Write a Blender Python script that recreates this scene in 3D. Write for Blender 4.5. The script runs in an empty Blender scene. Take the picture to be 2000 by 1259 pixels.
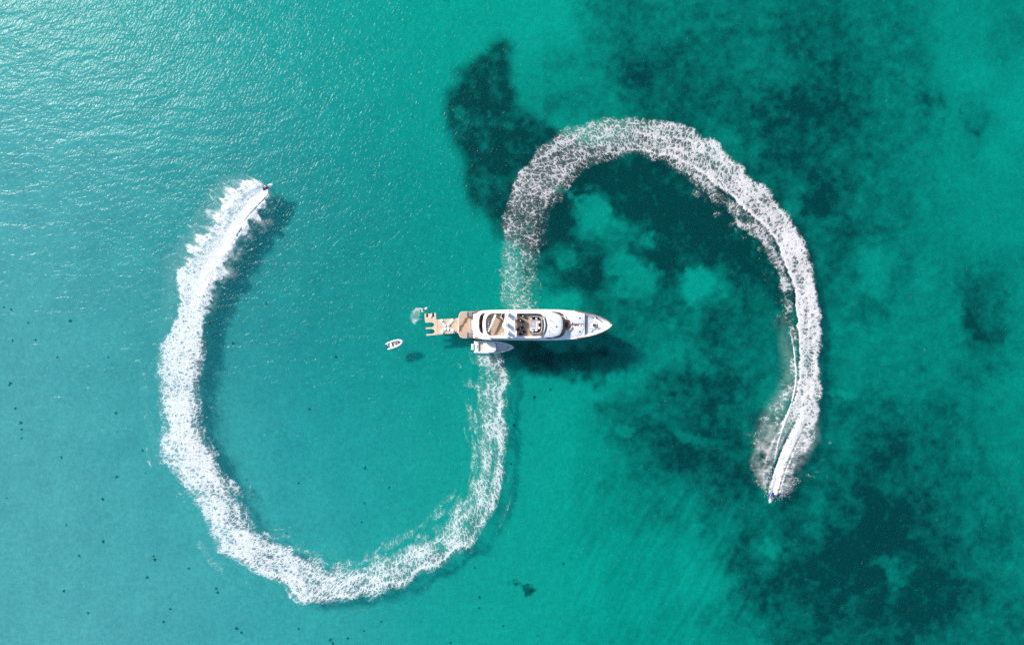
import bpy, bmesh, math, random
import numpy as np
from mathutils import Vector, Matrix
from mathutils.geometry import tessellate_polygon

random.seed(7)
rng = np.random.default_rng(11)
R = math.radians
S = bpy.context.scene
COL = S.collection

# ------------------------------------------------------------------ camera, sky, sun, exposure
HCAM = 200.0
MPP = 0.15                       # metres per photo pixel at the water surface
cam_d = bpy.data.cameras.new("camera")
cam = bpy.data.objects.new("camera", cam_d)
COL.objects.link(cam)
cam.location = (0, 0, HCAM)
cam.rotation_euler = (0, 0, 0)
cam_d.sensor_fit = 'HORIZONTAL'
cam_d.angle = 2 * math.atan(150.0 / HCAM)
cam_d.clip_start = 1.0
cam_d.clip_end = 20000
S.camera = cam

SUN_EL = R(34.5)
SUN_DIR = Vector((-0.79, 0.61, 0)).normalized()      # horizontal direction towards the sun
to_sun = Vector((SUN_DIR.x * math.cos(SUN_EL), SUN_DIR.y * math.cos(SUN_EL), math.sin(SUN_EL)))

W_ = bpy.data.worlds.new("World")
S.world = W_
W_.use_nodes = True
wn = W_.node_tree
bg = wn.nodes['Background']
sky = wn.nodes.new('ShaderNodeTexSky')
sky.sky_type = 'NISHITA'
sky.sun_disc = False
sky.sun_elevation = SUN_EL
sky.sun_rotation = math.atan2(SUN_DIR.x, SUN_DIR.y)
sky.air_density = 1.0
sky.dust_density = 0.6
wn.links.new(sky.outputs[0], bg.inputs[0])
bg.inputs[1].default_value = 0.14

sd = bpy.data.lights.new("sun", 'SUN')
sd.energy = 4.5
sd.angle = R(6.0)
sd.color = (1.0, 0.96, 0.90)
sun = bpy.data.objects.new("sun", sd)
COL.objects.link(sun)
sun.rotation_euler = to_sun.to_track_quat('Z', 'Y').to_euler()

S.view_settings.view_transform = 'Standard'
S.view_settings.look = 'None'
S.view_settings.exposure = 0.55
S.view_settings.gamma = 1.0
S.view_settings.use_curve_mapping = False
S.render.engine = 'CYCLES'
S.cycles.use_denoising = False
S.cycles.max_bounces = 6
S.cycles.diffuse_bounces = 3
S.cycles.glossy_bounces = 2
S.cycles.volume_bounces = 2
S.cycles.transparent_max_bounces = 24
S.cycles.sample_clamp_indirect = 4.0
S.cycles.caustics_reflective = False
S.cycles.caustics_refractive = False

# ------------------------------------------------------------------ helpers
def P(px, py, z=0.0):
    """the point at height z seen at photo pixel (px, py) of the 2000x1259 photograph"""
    k = MPP * (HCAM - z) / HCAM
    return Vector(((px - 1000.0) * k, (629.5 - py) * k, z))

def tag(o, label=None, cat=None, group=None, kind=None):
    if label: o['label'] = label
    if cat: o['category'] = cat
    if group: o['group'] = group
    if kind: o['kind'] = kind
    return o

def thing(name, loc, rz=0.0, label=None, cat=None, group=None):
    o = bpy.data.objects.new(name, None)
    o.empty_display_size = 0.3
    COL.objects.link(o)
    o.location = loc
    o.rotation_euler = (0, 0, rz)
    return tag(o, label, cat, group)

def smooth_shade(me, ang=35):
    try:
        for p in me.polygons: p.use_smooth = True
        me.set_sharp_from_angle(angle=R(ang))
    except Exception:
        pass

def link(name, me, mat, parent=None, smooth=True, loc=None):
    if smooth: smooth_shade(me)
    o = bpy.data.objects.new(name, me)
    COL.objects.link(o)
    if mat: me.materials.append(mat)
    if parent is not None: o.parent = parent
    if loc is not None: o.location = loc
    return o

def bm_link(name, bm, mat, parent=None, smooth=True):
    bmesh.ops.recalc_face_normals(bm, faces=bm.faces)
    me = bpy.data.meshes.new(name)
    bm.to_mesh(me); bm.free()
    return link(name, me, mat, parent, smooth)

def rel(pts, org):
    return [Vector((p[0] - org[0], p[1] - org[1], p[2] - org[2])) for p in pts]

def add_prism(bm, pts, z0, z1, bevel=0.0, holes=(), seg=2):
    """pts/holes: lists of (x, y) in local metres"""
    loops = [pts] + list(holes)
    if not holes:
        vb = [bm.verts.new((p[0], p[1], z0)) for p in pts]
        vt = [bm.verts.new((p[0], p[1], z1)) for p in pts]
        n = len(pts)
        ft = bm.faces.new(vt)
        bm.faces.new(vb[::-1])
        for i in range(n):
            bm.faces.new((vb[i], vb[(i + 1) % n], vt[(i + 1) % n], vt[i]))
        if bevel > 0:
            bmesh.ops.bevel(bm, geom=list(ft.edges), offset=bevel, segments=seg, affect='EDGES', profile=0.5, clamp_overlap=True)
        return
    tv, bv = [], []
    for lp in loops:
        t = [bm.verts.new((p[0], p[1], z1)) for p in lp]
        b = [bm.verts.new((p[0], p[1], z0)) for p in lp]
        for i in range(len(lp)):
            j = (i + 1) % len(lp)
            bm.faces.new((b[i], b[j], t[j], t[i]))
        tv += t; bv += b
    tri = tessellate_polygon([[Vector((p[0], p[1], 0)) for p in lp] for lp in loops])
    for a, b, c in tri:
        try:
            bm.faces.new((tv[a], tv[b], tv[c])); bm.faces.new((bv[c], bv[b], bv[a]))
        except ValueError:
            pass

def add_box(bm, c, s, rz=0.0, bevel=0.0, ry=0.0):
    m = Matrix.Translation(c) @ Matrix.Rotation(rz, 4, 'Z') @ Matrix.Rotation(ry, 4, 'Y') @ Matrix.Diagonal((s[0], s[1], s[2], 1))
    r = bmesh.ops.create_cube(bm, size=1.0, matrix=m)
    if bevel > 0:
        es = list({e for v in r['verts'] for e in v.link_edges})
        bmesh.ops.bevel(bm, geom=es, offset=bevel, segments=2, affect='EDGES', profile=0.5, clamp_overlap=True)

def add_cyl(bm, c, r, h, seg=20, r2=None):
    m = Matrix.Translation((c[0], c[1], c[2] + h / 2))
    bmesh.ops.create_cone(bm, cap_ends=True, segments=seg, radius1=r, radius2=r if r2 is None else r2, depth=h, matrix=m)

def add_ball(bm, c, s, seg=16):
    m = Matrix.Translation(c) @ Matrix.Diagonal((s[0], s[1], s[2], 1))
    bmesh.ops.create_uvsphere(bm, u_segments=seg, v_segments=max(6, seg // 2), radius=1.0, matrix=m)

def add_tube(bm, pts, r, seg=8, closed=False, caps=True):
    pts = [Vector(p) for p in pts]
    n = len(pts)
    rr = r if isinstance(r, (list, tuple)) else [r] * n
    rings = []
    for i, p in enumerate(pts):
        if closed:
            d = pts[(i + 1) % n] - pts[(i - 1) % n]
        else:
            d = pts[min(i + 1, n - 1)] - pts[max(i - 1, 0)]
        d.normalize()
        up = Vector((0, 0, 1)) if abs(d.z) < 0.9 else Vector((1, 0, 0))
        a = d.cross(up).normalized(); b = a.cross(d).normalized()
        rings.append([bm.verts.new(p + (a * math.cos(t) + b * math.sin(t)) * rr[i])
                      for t in [2 * math.pi * k / seg for k in range(seg)]])
    m = n if closed else n - 1
    for i in range(m):
        A, B = rings[i], rings[(i + 1) % n]
        for k in range(seg):
            bm.faces.new((A[k], A[(k + 1) % seg], B[(k + 1) % seg], B[k]))
    if not closed and caps:
        bm.faces.new(rings[0]); bm.faces.new(rings[-1][::-1])

def add_loft(bm, secs, cap=True):
    """secs: closed rings with equal point counts"""
    rings = [[bm.verts.new(p) for p in s] for s in secs]
    for A, B in zip(rings[:-1], rings[1:]):
        n = len(A)
        for k in range(n):
            try: bm.faces.new((A[k], A[(k + 1) % n], B[(k + 1) % n], B[k]))
            except ValueError: pass
    if cap:
        bm.faces.new(rings[0]); bm.faces.new(rings[-1][::-1])

def cr(pts, n, closed=False):
    """Catmull-Rom through pts, n samples per span"""
    pts = [Vector(p) for p in pts]
    N = len(pts); out = []
    for i in range(N if closed else N - 1):
        if closed:
            a, b, c, d = pts[i - 1], pts[i], pts[(i + 1) % N], pts[(i + 2) % N]
        else:
            a, b, c, d = pts[max(i - 1, 0)], pts[i], pts[i + 1], pts[min(i + 2, N - 1)]
        for k in range(n):
            t = k / n
            out.append(0.5 * ((2 * b) + (c - a) * t + (2 * a - 5 * b + 4 * c - d) * t * t + (3 * b - a - 3 * c + d) * t ** 3))
    if not closed: out.append(pts[-1])
    return out

def round_poly(pts, r, n=5):
    """polygon with its corners rounded by radius r (a number or one per corner)"""
    out = []; N = len(pts)
    for i in range(N):
        p = Vector(pts[i][:2]); a = Vector(pts[i - 1][:2]); b = Vector(pts[(i + 1) % N][:2])
        ri = r[i] if isinstance(r, (list, tuple)) else r
        if ri <= 0: out.append(p); continue
        da = (a - p); db = (b - p)
        q = min(ri, da.length * .49, db.length * .49)
        s = p + da.normalized() * q; e = p + db.normalized() * q
        for k in range(n + 1):
            t = k / n
            out.append(s * (1 - t) ** 2 + p * 2 * t * (1 - t) + e * t * t)
    return out

# numpy value noise
def vnoise(x, y, seed=0):
    xi = np.floor(x).astype(np.int64); yi = np.floor(y).astype(np.int64)
    fx = x - xi; fy = y - yi
    fx = fx * fx * (3 - 2 * fx); fy = fy * fy * (3 - 2 * fy)
    def h(a, b):
        n = (a * 374761393 + b * 668265263 + seed * 982451653) & 0x7fffffff
        n = ((n ^ (n >> 13)) * 1274126177) & 0x7fffffff
        n = n ^ (n >> 16)
        return (n & 0xffff) / 65535.0
    return (h(xi, yi) * (1 - fx) + h(xi + 1, yi) * fx) * (1 - fy) + (h(xi, yi + 1) * (1 - fx) + h(xi + 1, yi + 1) * fx) * fy

def fbm(x, y, seed=0, oct=4, gain=0.5):
    s = 0; a = 1; t = 0
    for o in range(oct):
        s = s + a * vnoise(x * 2 ** o + 17.3 * o, y * 2 ** o - 9.1 * o, seed + o); t += a; a *= gain
    return s / t

def sstep(a, b, x):
    t = np.clip((x - a) / (b - a), 0, 1)
    return t * t * (3 - 2 * t)

def grid_mesh(name, X, Y, Z, attrs):
    """X,Y,Z: 2-D arrays; attrs: {name: 2-D array} or {name: (...,3) array}"""
    h, w = X.shape
    me = bpy.data.meshes.new(name)
    me.vertices.add(h * w)
    me.vertices.foreach_set('co', np.stack([X, Y, Z], -1).astype(np.float32).ravel())
    idx = np.arange(h * w).reshape(h, w)
    q = np.stack([idx[:-1, :-1], idx[:-1, 1:], idx[1:, 1:], idx[1:, :-1]], -1).reshape(-1, 4)
    me.loops.add(q.size); me.polygons.add(len(q))
    me.loops.foreach_set('vertex_index', q.ravel().astype(np.int32))
    me.polygons.foreach_set('loop_start', np.arange(0, q.size, 4, dtype=np.int32))
    me.update(calc_edges=True)
    me.polygons.foreach_set('use_smooth', np.ones(len(q), dtype=bool))
    for k, v in attrs.items():
        if v.ndim == 2:
            a = me.attributes.new(k, 'FLOAT', 'POINT'); a.data.foreach_set('value', v.astype(np.float32).ravel())
        else:
            a = me.attributes.new(k, 'FLOAT_VECTOR', 'POINT'); a.data.foreach_set('vector', v.astype(np.float32).ravel())
    return me

# ------------------------------------------------------------------ materials
class NT:
    def __init__(self, name):
        self.m = bpy.data.materials.new(name); self.m.use_nodes = True
        self.t = self.m.node_tree; self.t.nodes.clear()
        self.out = self.t.nodes.new('ShaderNodeOutputMaterial')
    def n(self, typ, **kw):
        nd = self.t.nodes.new('ShaderNode' + typ)
        for k, v in kw.items():
            if k.startswith('_'): nd.inputs[int(k[1:])].default_value = v
            elif k == 'ins':
                for a, b in v.items(): nd.inputs[a].default_value = b
            else: setattr(nd, k, v)
        return nd
    def l(self, a, b): self.t.links.new(a, b)
    def math(self, op, a, b=None, c=None, clamp=False):
        nd = self.n('Math', operation=op, use_clamp=clamp)
        for i, v in enumerate((a, b, c)):
            if v is None: continue
            if isinstance(v, (int, float)): nd.inputs[i].default_value = v
            else: self.l(v, nd.inputs[i])
        return nd.outputs[0]
    def ramp(self, x, a, b, lo=0.0, hi=1.0, smooth=True):
        nd = self.n('MapRange', interpolation_type='SMOOTHSTEP' if smooth else 'LINEAR')
        self.l(x, nd.inputs[0])
        for i, v in enumerate((a, b, lo, hi)): nd.inputs[i + 1].default_value = v
        return nd.outputs[0]
    def mixc(self, f, a, b, blend='MIX'):
        nd = self.n('Mix', data_type='RGBA', blend_type=blend)
        if isinstance(f, (int, float)): nd.inputs[0].default_value = f
        else: self.l(f, nd.inputs[0])
        for i, v in ((6, a), (7, b)):
            if isinstance(v, tuple): nd.inputs[i].default_value = (*v, 1) if len(v) == 3 else v
            else: self.l(v, nd.inputs[i])
        return nd.outputs[2]
    def noise(self, vec, scale, detail=3, rough=.5, dist=0.0):
        nd = self.n('TexNoise', ins={'Scale': scale, 'Detail': detail, 'Roughness': rough, 'Distortion': dist})
        if vec is not None: self.l(vec, nd.inputs['Vector'])
        return nd.outputs[0]
    def mapping(self, vec, scale=(1, 1, 1), rot=(0, 0, 0), loc=(0, 0, 0)):
        nd = self.n('Mapping'); self.l(vec, nd.inputs[0])
        nd.inputs['Scale'].default_value = scale; nd.inputs['Rotation'].default_value = rot; nd.inputs['Location'].default_value = loc
        return nd.outputs[0]

def simple(name, col, rough=.5, metal=0.0, var=0.06, scale=3.0, bump=0.0, bscale=30.0, coat=0.0, dirt=0.0):
    g = NT(name)
    b = g.n('BsdfPrincipled', ins={'Roughness': rough, 'Metallic': metal, 'Coat Weight': coat})
    tc = g.n('TexCoord').outputs['Object']
    n1 = g.noise(tc, scale, 4, .6)
    f = g.ramp(n1, .3, .7, 1 - var * 1.5, 1 + var * .3)
    hs = g.n('HueSaturation'); hs.inputs['Color'].default_value = (*col, 1); g.l(f, hs.inputs['Value'])
    g.l(hs.outputs[0], b.inputs['Base Color'])
    if bump:
        bp = g.n('Bump', ins={'Strength': bump, 'Distance': .01}); g.l(g.noise(tc, bscale, 3), bp.inputs['Height']); g.l(bp.outputs[0], b.inputs['Normal'])
    g.l(b.outputs[0], g.out.inputs[0])
    return g.m

M = {}
M['gelcoat'] = simple('white_gelcoat', (.83, .82, .81), .28, coat=.4, var=.05, scale=.6)
M['gelcoat2'] = simple('offwhite_nonskid', (.68, .68, .69), .6, var=.06, scale=1.5, bump=.4, bscale=60)
M['greydeck'] = simple('grey_nonskid', (.50, .51, .53), .7, var=.12, scale=1.2, bump=.4, bscale=60)
M['hullwhite'] = simple('hull_paint', (.80, .81, .82), .2, coat=.6, var=.03, scale=.4)
M['glass'] = simple('tinted_glass', (.012, .014, .018), .06, var=.02)
M['chrome'] = simple('stainless', (.62, .62, .64), .25, metal=1.0)
M['dark'] = simple('dark_upholstery', (.012, .012, .016), .85, var=.2, scale=8)
M['navy'] = simple('navy_plastic', (.012, .018, .085), .35, coat=.3)
M['blue'] = simple('blue_vinyl', (.03, .04, .30), .45)
M['black'] = simple('black_rubber', (.015, .015, .016), .6)
M['cushion'] = simple('white_cushion', (.80, .78, .76), .9, var=.1, scale=6)
M['varnish'] = simple('varnished_mahogany', (.30, .085, .035), .25, coat=.8, var=.2, scale=4)
M['skin'] = simple('skin', (.42, .22, .14), .55)
M['vest'] = simple('orange_vest', (.75, .16, .05), .7)
M['vest2'] = simple('red_vest', (.55, .05, .05), .7)
M['wetsuit'] = simple('black_neoprene', (.015, .016, .02), .6)
M['hair'] = simple('dark_hair', (.02, .013, .008), .7)
M['shorts'] = simple('dark_shorts', (.03, .04, .07), .8)
M['stairgrey'] = simple('stair_panel', (.24, .26, .30), .3, var=.3)
M['pvc'] = simple('white_pvc', (.80, .79, .80), .45, var=.05, scale=2)
M['grey'] = simple('grey_plastic', (.33, .33, .36), .5)
M['redbrown'] = simple('redbrown_cover', (.10, .022, .022), .7)
M['tanvinyl'] = simple('beige_vinyl', (.60, .52, .46), .6)
M['poolwater'] = simple('tub_cover', (.50, .52, .57), .35, var=.25, scale=1.6)

def teak_mat(name, base, dark_trail=False):
    g = NT(name)
    b = g.n('BsdfPrincipled', ins={'Roughness': .6})
    tc = g.n('TexCoord').outputs['Object']
    sep = g.n('SeparateXYZ'); g.l(tc, sep.inputs[0])
    seam = g.math('FRACT', g.math('MULTIPLY', sep.outputs[1], 1 / .14))
    seam = g.math('LESS_THAN', seam, .10)
    grain = g.noise(g.mapping(tc, (1.2, 14, 1)), 1.5, 4, .6)
    patch = g.noise(tc, .8, 3, .6)
    c = g.mixc(g.ramp(grain, .3, .7), tuple(x * .82 for x in base), tuple(min(1, x * 1.12) for x in base))
    c = g.mixc(g.ramp(patch, .35, .65), c, tuple(x * .88 + .03 for x in base))
    if dark_trail:
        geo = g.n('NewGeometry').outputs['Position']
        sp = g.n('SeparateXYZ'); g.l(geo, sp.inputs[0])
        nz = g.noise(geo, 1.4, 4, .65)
        # dark red-brown, glossier trail that runs diagonally over the platform
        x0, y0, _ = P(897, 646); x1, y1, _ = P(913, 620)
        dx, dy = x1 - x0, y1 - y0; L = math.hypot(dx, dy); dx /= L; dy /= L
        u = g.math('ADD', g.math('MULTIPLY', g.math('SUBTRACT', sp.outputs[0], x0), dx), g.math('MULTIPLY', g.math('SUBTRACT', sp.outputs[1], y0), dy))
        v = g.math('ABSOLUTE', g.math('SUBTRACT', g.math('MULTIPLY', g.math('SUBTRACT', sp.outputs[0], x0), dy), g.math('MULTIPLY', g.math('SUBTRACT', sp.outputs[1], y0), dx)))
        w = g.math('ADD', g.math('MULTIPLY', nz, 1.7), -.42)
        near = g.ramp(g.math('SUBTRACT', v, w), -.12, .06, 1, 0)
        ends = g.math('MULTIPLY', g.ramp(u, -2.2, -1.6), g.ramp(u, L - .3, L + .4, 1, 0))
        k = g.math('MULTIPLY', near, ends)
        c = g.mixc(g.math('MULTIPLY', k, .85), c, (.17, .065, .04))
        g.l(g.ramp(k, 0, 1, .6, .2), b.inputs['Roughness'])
    c = g.mixc(g.math('MULTIPLY', seam, .55), c, (.04, .03, .025))
    g.l(c, b.inputs['Base Color'])
    g.l(b.outputs[0], g.out.inputs[0])
    return g.m
M['teak'] = teak_mat('teak_deck', (.47, .31, .185))
M['teak_dark_trail'] = teak_mat('teak_platform', (.50, .35, .235), dark_trail=True)

def foam_pad_mat():
    g = NT('peach_dock_deck')
    b = g.n('BsdfPrincipled', ins={'Roughness': .75})
    tc = g.n('TexCoord').outputs['Object']
    sep = g.n('SeparateXYZ'); g.l(tc, sep.inputs[0])
    seam = g.math('LESS_THAN', g.math('FRACT', g.math('MULTIPLY', sep.outputs[1], 1 / .2)), .07)
    c = g.mixc(g.ramp(g.noise(tc, 1.3, 4, .6), .3, .7), (.60, .39, .25), (.68, .46, .31))
    c = g.mixc(g.math('MULTIPLY', seam, .25), c, (.3, .18, .1))
    g.l(c, b.inputs['Base Color']); g.l(b.outputs[0], g.out.inputs[0])
    return g.m
M['pad'] = foam_pad_mat()

# ------------------------------------------------------------------ seabed
DEPTH = 4.2
def seabed_field(px, py):
    """0 = bare sand, 1 = dense seagrass and the painted yacht shadow, at photo pixel (px, py)"""
    rows = """
1 1 1 1 1 1 4 5 5 4 5 5 5 4 5 5 5 4 4 3 2 2 3 3
1 1 1 1 1 1 4 5 5 5 5 5 5 5 6 6 5 4 4 4 2 2 3 4
1 1 1 1 2 3 4 5 6 6 6 5 5 5 6 6 6 4 4 4 2 2 3 2
1 1 1 2 3 3 3 5 7 6 6 6 5 5 6 6 6 5 4 4 2 1 2 1
1 1 1 2 4 4 4 3 7 6 6 6 6 6 7 7 6 5 4 4 3 3 1 1
1 1 1 4 4 2 3 4 6 6 7 5 6 7 7 6 6 5 4 4 2 4 2 1
1 1 5 8 8 8 7 7 7 7 6 4 5 7 7 6 5 5 4 3 2 3 1 2
1 1 6 7 8 7 8 8 8 7 7 6 6 6 5 7 6 4 4 3 2 2 2 2
1 1 4 8 8 8 3 7 8 8 8 8 7 7 4 8 5 4 4 3 3 2 2 2
1 1 1 5 7 8 2 3 6 8 8 8 7 7 7 5 6 5 4 3 3 2 2 2
1 1 1 1 6 6 7 4 6 8 7 8 8 7 7 5 6 2 4 3 3 3 3 3
1 1 1 1 3 7 8 5 3 7 3 4 7 7 6 5 4 2 4 2 3 5 4 2
1 1 1 1 1 3 6 5 5 6 5 6 6 6 6 5 4 5 3 3 3 6 5 3
1 1 1 1 1 1 2 5 5 4 5 6 6 5 5 5 3 3 3 3 3 7 6 3
1 1 1 1 1 1 1 2 3 3 4 6 5 5 4 5 3 3 3 3 3 5 4 3
1 1 1 1 1 1 1 2 3 6 7 7 6 4 5 5 3 4 3 4 3 4 3 2
1 1 1 1 1 1 2 5 5 5 6 7 5 4 4 5 5 5 5 5 5 4 3 3
1 1 1 1 1 1 2 4 6 7 7 7 6 6 4 4 4 6 6 5 5 4 3 3
1 1 1 1 1 1 2 3 5 6 7 7 7 7 6 5 5 6 7 5 5 5 3 3
1 1 1 1 1 1 2 3 4 4 4 6 7 6 6 5 6 7 5 6 5 4 4 3
1 1 1 1 1 1 2 3 3 4 3 5 5 5 6 4 6 8 7 6 5 4 4 3
1 1 1 1 1 1 2 2 3 2 2 4 6 5 6 6 7 8 8 6 6 5 5 4
1 1 1 1 1 1 1 2 2 2 1 4 7 5 7 7 8 8 6 6 6 5 4 3
1 1 1 1 1 1 1 2 2 2 1 2 6 7 7 7 7 7 6 7 7 6 4 4
1 1 1 1 1 1 1 2 2 2 2 3 4 6 6 7 6 7 7 7 6 5 5 5
1 1 1 1 1 1 2 2 2 2 2 3 3 5 6 6 6 6 6 5 5 5 5 5"""
    G = np.array([[float(v) for v in r.split()] for r in rows.strip().splitlines()])
    # domain warp gives the beds ragged, cloud-like outlines
    wx = (fbm(px / 45, py / 45, 3, 4) - .5) * 62 + (fbm(px / 14, py / 14, 5, 3) - .5) * 20
    wy = (fbm(px / 45, py / 45, 23, 4) - .5) * 62 + (fbm(px / 14, py / 14, 25, 3) - .5) * 20
    gx = np.clip((px + wx - 850) / 50, 0, 22.999); gy = np.clip((py + wy) / 50, 0, 24.999)
    i = gx.astype(int); j = gy.astype(int); fx = gx - i; fy = gy - j
    fx = fx * fx * (3 - 2 * fx); fy = fy * fy * (3 - 2 * fy)
    v = (G[j, i] * (1 - fx) + G[j, i + 1] * fx) * (1 - fy) + (G[j + 1, i] * (1 - fx) + G[j + 1, i + 1] * fx) * fy
    v = v / 9.0
    sx = px + wx * .22; sy = py + wy * .22
    def poly(pts, sx=sx, sy=sy):
        ins = np.zeros(px.shape, bool); n = len(pts)
        for a in range(n):
            x0, y0 = pts[a]; x1, y1 = pts[(a + 1) % n]
            if y0 == y1: continue
            c = ((y0 > sy) != (y1 > sy)) & (sx < (x1 - x0) * (sy - y0) / (y1 - y0) + x0)
            ins ^= c
        return ins.astype(float)
    def blur(a, n):
        for _ in range(n):
            a[1:-1, :] = (a[:-2, :] + 2 * a[1:-1, :] + a[2:, :]) / 4
            a[:, 1:-1] = (a[:, :-2] + 2 * a[:, 1:-1] + a[:, 2:]) / 4
        return a
    fig = poly([(975, 71), (995, 78), (1001, 95), (993, 108), (984, 114), (998, 125), (1000, 140), (994, 158), (1005, 172),
                (1012, 200), (1032, 225), (1062, 240), (1095, 262), (1120, 330), (1100, 420), (1060, 500), (1030, 500), (1000, 462),
                (982, 450), (950, 415), (915, 385), (908, 345), (905, 310), (880, 268), (868, 222), (872, 172), (900, 160),
                (883, 140), (905, 131), (925, 122), (945, 105), (960, 84)])
    fig = blur(fig, 14)
    inner = .80 + (fbm(px / 22, py / 22, 41, 4) - .5) * .55
    v = np.maximum(v * np.where((px < 1060) & (py < 300), .75, 1.0), 0)
    v = v * (1 - fig) + np.maximum(v, inner) * fig
    h1 = (fbm(px / 9, py / 9, 7, 3) - .5) * 16; h2 = (fbm(px / 9, py / 9, 47, 3) - .5) * 16
    def hole(cx, cy, rx, ry, ang, amt, val=.12):
        nonlocal v
        c, s_ = math.cos(R(ang)), math.sin(R(ang))
        dx = px + wx * .95 + h1 - cx; dy = py + wy * .95 + h2 - cy
        u = (dx * c + dy * s_) / rx; w = (-dx * s_ + dy * c) / ry
        m = sstep(1.25, .55, np.sqrt(u * u + w * w)) * amt
        v = v * (1 - m) + val * m
    hole(912, 222, 22, 15, 20, .5, .35)
    hole(1160, 432, 40, 30, 25, 1, .16); hole(1118, 368, 30, 9, 10, .9, .2); hole(1150, 385, 9, 26, -20, .8, .2)
    hole(1108, 508, 14, 18, 0, .7, .3); hole(1225, 535, 52, 34, 30, .85, .22); hole(1368, 560, 42, 30, 40, 1, .14)
    hole(1258, 470, 17, 10, 0, .7, .3); hole(1335, 532, 10, 14, 0, .9, .16); hole(1715, 520, 30, 28, 0, .6, .2)
    hole(1640, 765, 26, 9, 10, .8, .12); hole(1500, 795, 16, 10, 0, .5, .25); hole(1085, 592, 40, 22, 20, .8, .12)
    hole(1500, 1075, 16, 14, 0, .8, .25); hole(1745, 1110, 40, 18, 20, .6, .3); hole(1350, 850, 30, 12, 10, .5, .3)
    hole(1430, 875, 30, 14, 10, .3, .4); hole(1230, 850, 22, 14, 0, .6, .2)
    def patch(cx, cy, rx, ry, ang, amt): hole(cx, cy, rx, ry, ang, amt, .85)
    patch(862, -2, 9, 8, 0, .9); patch(1030, 1140, 20, 10, 12, .9); patch(1080, 390, 25, 26, 0, .5); patch(1155, 240, 20, 12, 0, .25)
    patch(1120, 704, 135, 36, 2, .85); patch(1875, 210, 12, 7, 0, .5); patch(1905, 260, 14, 8, 30, .55); patch(1820, 200, 25, 10, 15, .4); patch(1430, 75, 40, 20, -40, .2)  # first patch paints the yacht's shadow darker into the bed
    # grainy mottling inside the beds, oblique ripple streaks over the sand at lower right
    n1 = fbm(px / 16, py / 16, 61, 5, .6) - .5
    v = v + n1 * (.10 + .40 * sstep(.15, .5, v))
    st = fbm((px * .87 + py * .5) / 9, (py * .87 - px * .5) / 60, 77, 3) - .5
    reg = sstep(1060, 1150, px) * sstep(1560, 1400, px) * sstep(880, 1000, py)
    v = v + st * .32 * reg
    v = v + .07 * sstep(1450, 1750, px)
    return np.clip(v, 0, 1.1)

xs = np.concatenate([[-6000, -1500, -500], np.linspace(-190, 190, 761), [500, 1500, 6000]])
ys = np.concatenate([[-6000, -1500, -400], np.linspace(-126, 126, 505), [400, 1500, 6000]])
X, Y = np.meshgrid(xs, ys)
kz = MPP * (HCAM + DEPTH) / HCAM
PX = X / kz + 1000; PY = 629.5 - Y / kz
gr = seabed_field(np.clip(PX, -300, 2300), np.clip(PY, -250, 1500))
green = sstep(450, 1150, PX) * .95 + sstep(420, 0, PY) * .35
Z = -DEPTH + .5 * (fbm(X / 12, Y / 12, 91, 3) - .5) + .25 * np.clip(gr, 0, 1)
me = grid_mesh('seabed', X, Y, Z, {'grass_and_shade': gr, 'dim': .26 * np.exp(-((PX - 620) / 400) ** 2 - ((PY - 480) / 380) ** 2), 'green': np.clip(green, 0, 1)})
g = NT('sand_and_seagrass')
tc = g.n('TexCoord').outputs['Object']
at = g.n('Attribute', attribute_name='grass_and_shade').outputs['Fac']
gn = g.n('Attribute', attribute_name='green').outputs['Fac']
nz = g.math('SUBTRACT', g.noise(tc, .55, 6, .68), .5)
f = g.math('ADD', at, g.math('MULTIPLY', nz, g.ramp(at, .05, .5, .14, .42)))
sand = g.mixc(g.ramp(g.noise(tc, .09, 4, .6), .3, .7), (.34, .345, .37), (.385, .385, .40))
sand = g.mixc(gn, sand, (.28, .37, .295))
c = g.mixc(g.ramp(f, .06, .84, 0, 1, False), sand, (.008, .016, .018))
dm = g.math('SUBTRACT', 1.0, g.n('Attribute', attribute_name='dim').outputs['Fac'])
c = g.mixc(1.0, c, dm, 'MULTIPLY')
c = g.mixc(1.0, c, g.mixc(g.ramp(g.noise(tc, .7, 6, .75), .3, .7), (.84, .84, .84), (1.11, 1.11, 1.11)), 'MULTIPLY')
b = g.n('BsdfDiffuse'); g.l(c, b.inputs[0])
bp = g.n('Bump', ins={'Strength': .4, 'Distance': .09}); g.l(g.noise(g.mapping(tc, (1, .5, 1), (0, 0, R(30))), .8, 4), bp.inputs['Height']); g.l(bp.outputs[0], b.inputs['Normal'])
g.l(b.outputs[0], g.out.inputs[0])
o = link('seabed', me, g.m, None, False)
tag(o, kind='structure')

# ------------------------------------------------------------------ sea surface
g = NT('sea_water')
pos = g.n('NewGeometry').outputs['Position']
big = g.noise(g.mapping(pos, (.10, .26, 1), (0, 0, R(-8))), 1.0, 3, .55, .6)
mid = g.noise(g.mapping(g.mapping(pos, (1, 1, 1), (0, 0, R(-22))), (.30, .75, 1)), 1.0, 3, .55, .4)
fine = g.noise(g.mapping(g.mapping(pos, (1, 1, 1), (0, 0, R(-62))), (.55, 1.7, 1)), 1.0, 2, .55)
hgt = g.math('ADD', g.math('MULTIPLY', big, .8), g.math('ADD', g.math('MULTIPLY', mid, .34), g.math('MULTIPLY', fine, .27)))
crest = g.noise(g.mapping(g.mapping(pos, (1, 1, 1), (0, 0, R(-62))), (.42, 1.5, 1)), .8, 2, .5)
hgt = g.math('ADD', hgt, g.math('MULTIPLY', g.ramp(crest, .69, .80), .62))       # rare steep wavelets that catch the sun anywhere
bp = g.n('Bump', ins={'Strength': 1.0, 'Distance': .62}); g.l(hgt, bp.inputs['Height'])
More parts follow.
